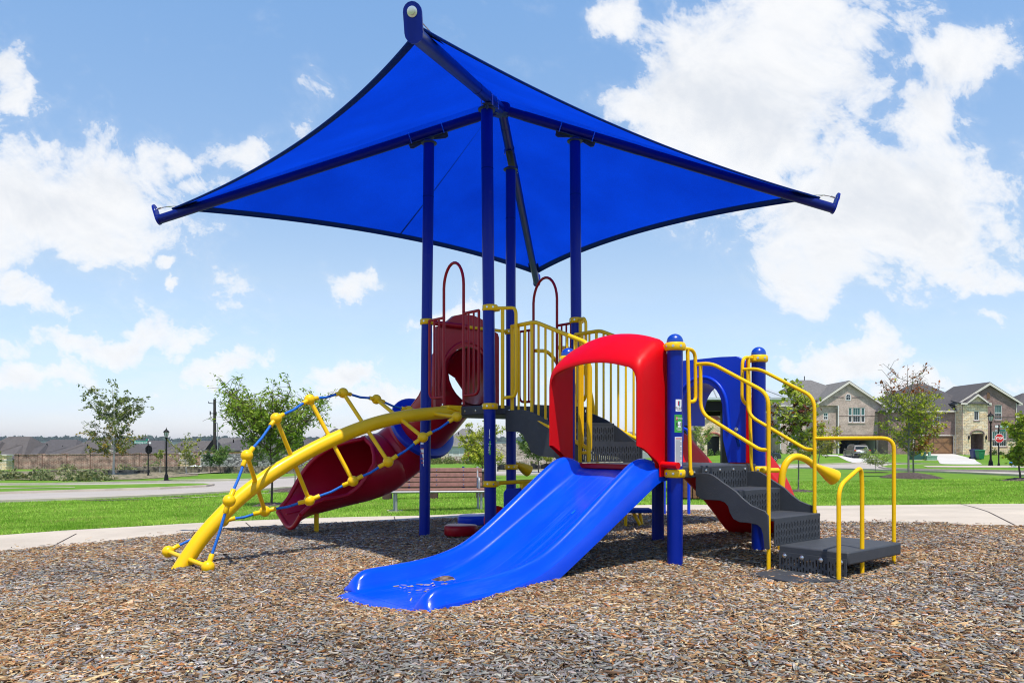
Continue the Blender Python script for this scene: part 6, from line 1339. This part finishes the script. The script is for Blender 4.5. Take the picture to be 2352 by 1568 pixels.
# cars
def car(name,label,pos,yaw,paint,L=4.6,Wd=1.85,H=1.68,group=None,suv=True):
    t=thing(name,label,'car',pos,group,world=False); h=Wd/2
    low=[(-L/2,.35),(-L/2+.02,.62),(-L/2+.10,.92),(-L/2+.25,1.0),(L/2-1.25,.98),(L/2-.25,.86),(L/2-.03,.66),(L/2,.36),(L/2-.1,.26),(-L/2+.1,.26)]
    rows=[]
    for y,s in ((-h,.0),(-h*.985,1),(h*.985,1),(h,0)): pass
    def ring_(y,q): return [Vector((x*q,y,z if z<.5 else .5+(z-.5)*(1 if abs(y)<h*.93 else .93))) for x,z in low]
    mb=MB().grid([ring_(-h,.985),ring_(-h*.92,1),ring_(h*.92,1),ring_(h,.985)],True); n=len(low); mb.f.append(tuple(range(n))); mb.f.append(tuple(3*n+j for j in range(n))[::-1])
    bd=build('body',mb,paint,t,smooth=45,bevel=.03)
    up=[(-L/2+.16,.97),(-L/2+.42,H-.10),(-L/2+.75,H-.02),(.35,H),(.75,H-.06),(L/2-1.2,.97)] if suv else [(-L/2+.25,.95),(-L/2+.85,H-.12),(-.2,H),(.35,H-.05),(L/2-1.35,.95)]
    n=len(up); f=lambda y,sc_:[Vector((x,y*(1 if z<1.0 else .84),z)) for x,z in up]
    mb=MB().grid([f(-h*.96,1),f(h*.96,1)],True); mb.f.append(tuple(range(n))); mb.f.append(tuple(n+j for j in range(n))[::-1]); cb_=build('cabin',mb,paint,t,smooth=20,bevel=.03)
    # side and rear glass
    for s in (-1,1):
        def sp(x,z): return Vector((x,s*(h*.96*(1-(z-.97)/(H-.97)*.16)+.012),z))
        build('side_window',MB().prism([sp(-L/2+.48,1.04),sp(-L/2+.62,H-.17),sp(-.45,H-.14),sp(-.42,1.04)],(0,s*.006,0)).prism([sp(-.34,1.04),sp(-.38,H-.14),sp(.35,H-.13),sp(L/2-1.5,1.04)],(0,s*.006,0)),DGLASS,t)
        build('roof_rail',MB().tube([(-L/2+.7,s*h*.74,H+.02),(-L/2+.8,s*h*.74,H+.06),(.2,s*h*.74,H+.06),(.35,s*h*.74,H+.01)],.02,6),STEEL,t) if suv else None
        build('taillight',MB().bb(-L/2-.012,-L/2+.2,s*h*.93-.17,s*h*.93+.02,.86,1.0),mat('tail lamp red',(.5,.01,.015),.25,coat=.5),t)
        build('door_handle',MB().bb(-.9,-.72,s*h+.0-.01,s*h+.02,.84,.88).bb(.1,.28,s*h-.01,s*h+.02,.84,.88),STEEL,t)
        build('mirror',MB().bb(.95,1.12,s*(h+.1)-.09,s*(h+.1)+.09,.98,1.12),paint,t,bevel=.03)
    rx=lambda z:-L/2+.16+(z-.97)/(H-.10-.97)*.26 if suv else -L/2+.25+(z-.95)/(H-.12-.95)*.6
    build('rear_window',MB().prism([Vector((rx(1.06)-.012,-h*.78,1.06)),Vector((rx(1.06)-.012,h*.78,1.06)),Vector((rx(H-.2)-.012,h*.70,H-.2)),Vector((rx(H-.2)-.012,-h*.70,H-.2))],(-.006,0,0)),DGLASS,t)
    build('bumper',MB().bb(-L/2-.06,-L/2+.1,-h*.95,h*.95,.34,.56).bb(L/2-.1,L/2+.05,-h*.95,h*.95,.32,.54),BLACK if suv else paint,t,bevel=.03); build('license_plate',MB().bb(-L/2-.015,-L/2+.02,-.17,.17,.68,.82),WHITE,t)
    for x in (-L/2+.88,L/2-.92):
        for s in (-1,1):
            w_=build('wheel',MB().lathe((x,s*(h-.2),.35),[(.2,0),(.34,.0),(.355,.04),(.355,.18),(.34,.215),(.2,.215)],24,(0,s,0)),mat('tyre rubber',(.015,.015,.016),.8),t); build('rim',MB().lathe((x,s*(h-.2),.35),[(.2,.17),(.235,.21),(.22,.222),(.06,.2),(.05,.215),(.0,.218)],10,(0,s,0)),STEEL,w_)
    t.rotation_euler=(0,0,yaw); return t
SILV=mat('silver car paint',(.17,.165,.16),.35,.04,3,metal=.5,coat=.6); NAVYC=mat('navy car paint',(.010,.017,.045),.25,.05,3,metal=.3,coat=.8)
g=G(1984,1052.5); car('parked_car','silver suv parked in the driveway before the open garage',g+Vector((0,2.0,.02)),R(83),SILV,L=4.3,Wd=1.75,H=1.56,group='cars parked at the houses')
car('parked_car','dark car with red tail lamps standing inside the open garage',Vector((35.2+9.9,99.6+3.9,-.30)),R(90),NAVYC,H=1.9,group='cars parked at the houses')
g=G(1764,1060); car('parked_car','dark navy car parked at the curb behind the yellow rail',g+Vector((-.4,1.5,.02)),R(28),NAVYC,group='cars parked at the houses',suv=False,H=1.55)
# ================================================================ air
hz=bpy.data.materials.new('pale air'); hz.use_nodes=True; k=NT(hz.node_tree); k.n.clear()
pv=k.new('ShaderNodeVolumePrincipled'); pv.inputs['Color'].default_value=(.80,.90,1,1); pv.inputs['Density'].default_value=0.00016; pv.inputs['Anisotropy'].default_value=.2
ou=k.new('ShaderNodeOutputMaterial'); k.l.new(pv.outputs[0],ou.inputs['Volume'])
build('haze',MB().bb(-3400,3400,-70,3300,-9,26),hz,kind='stuff')
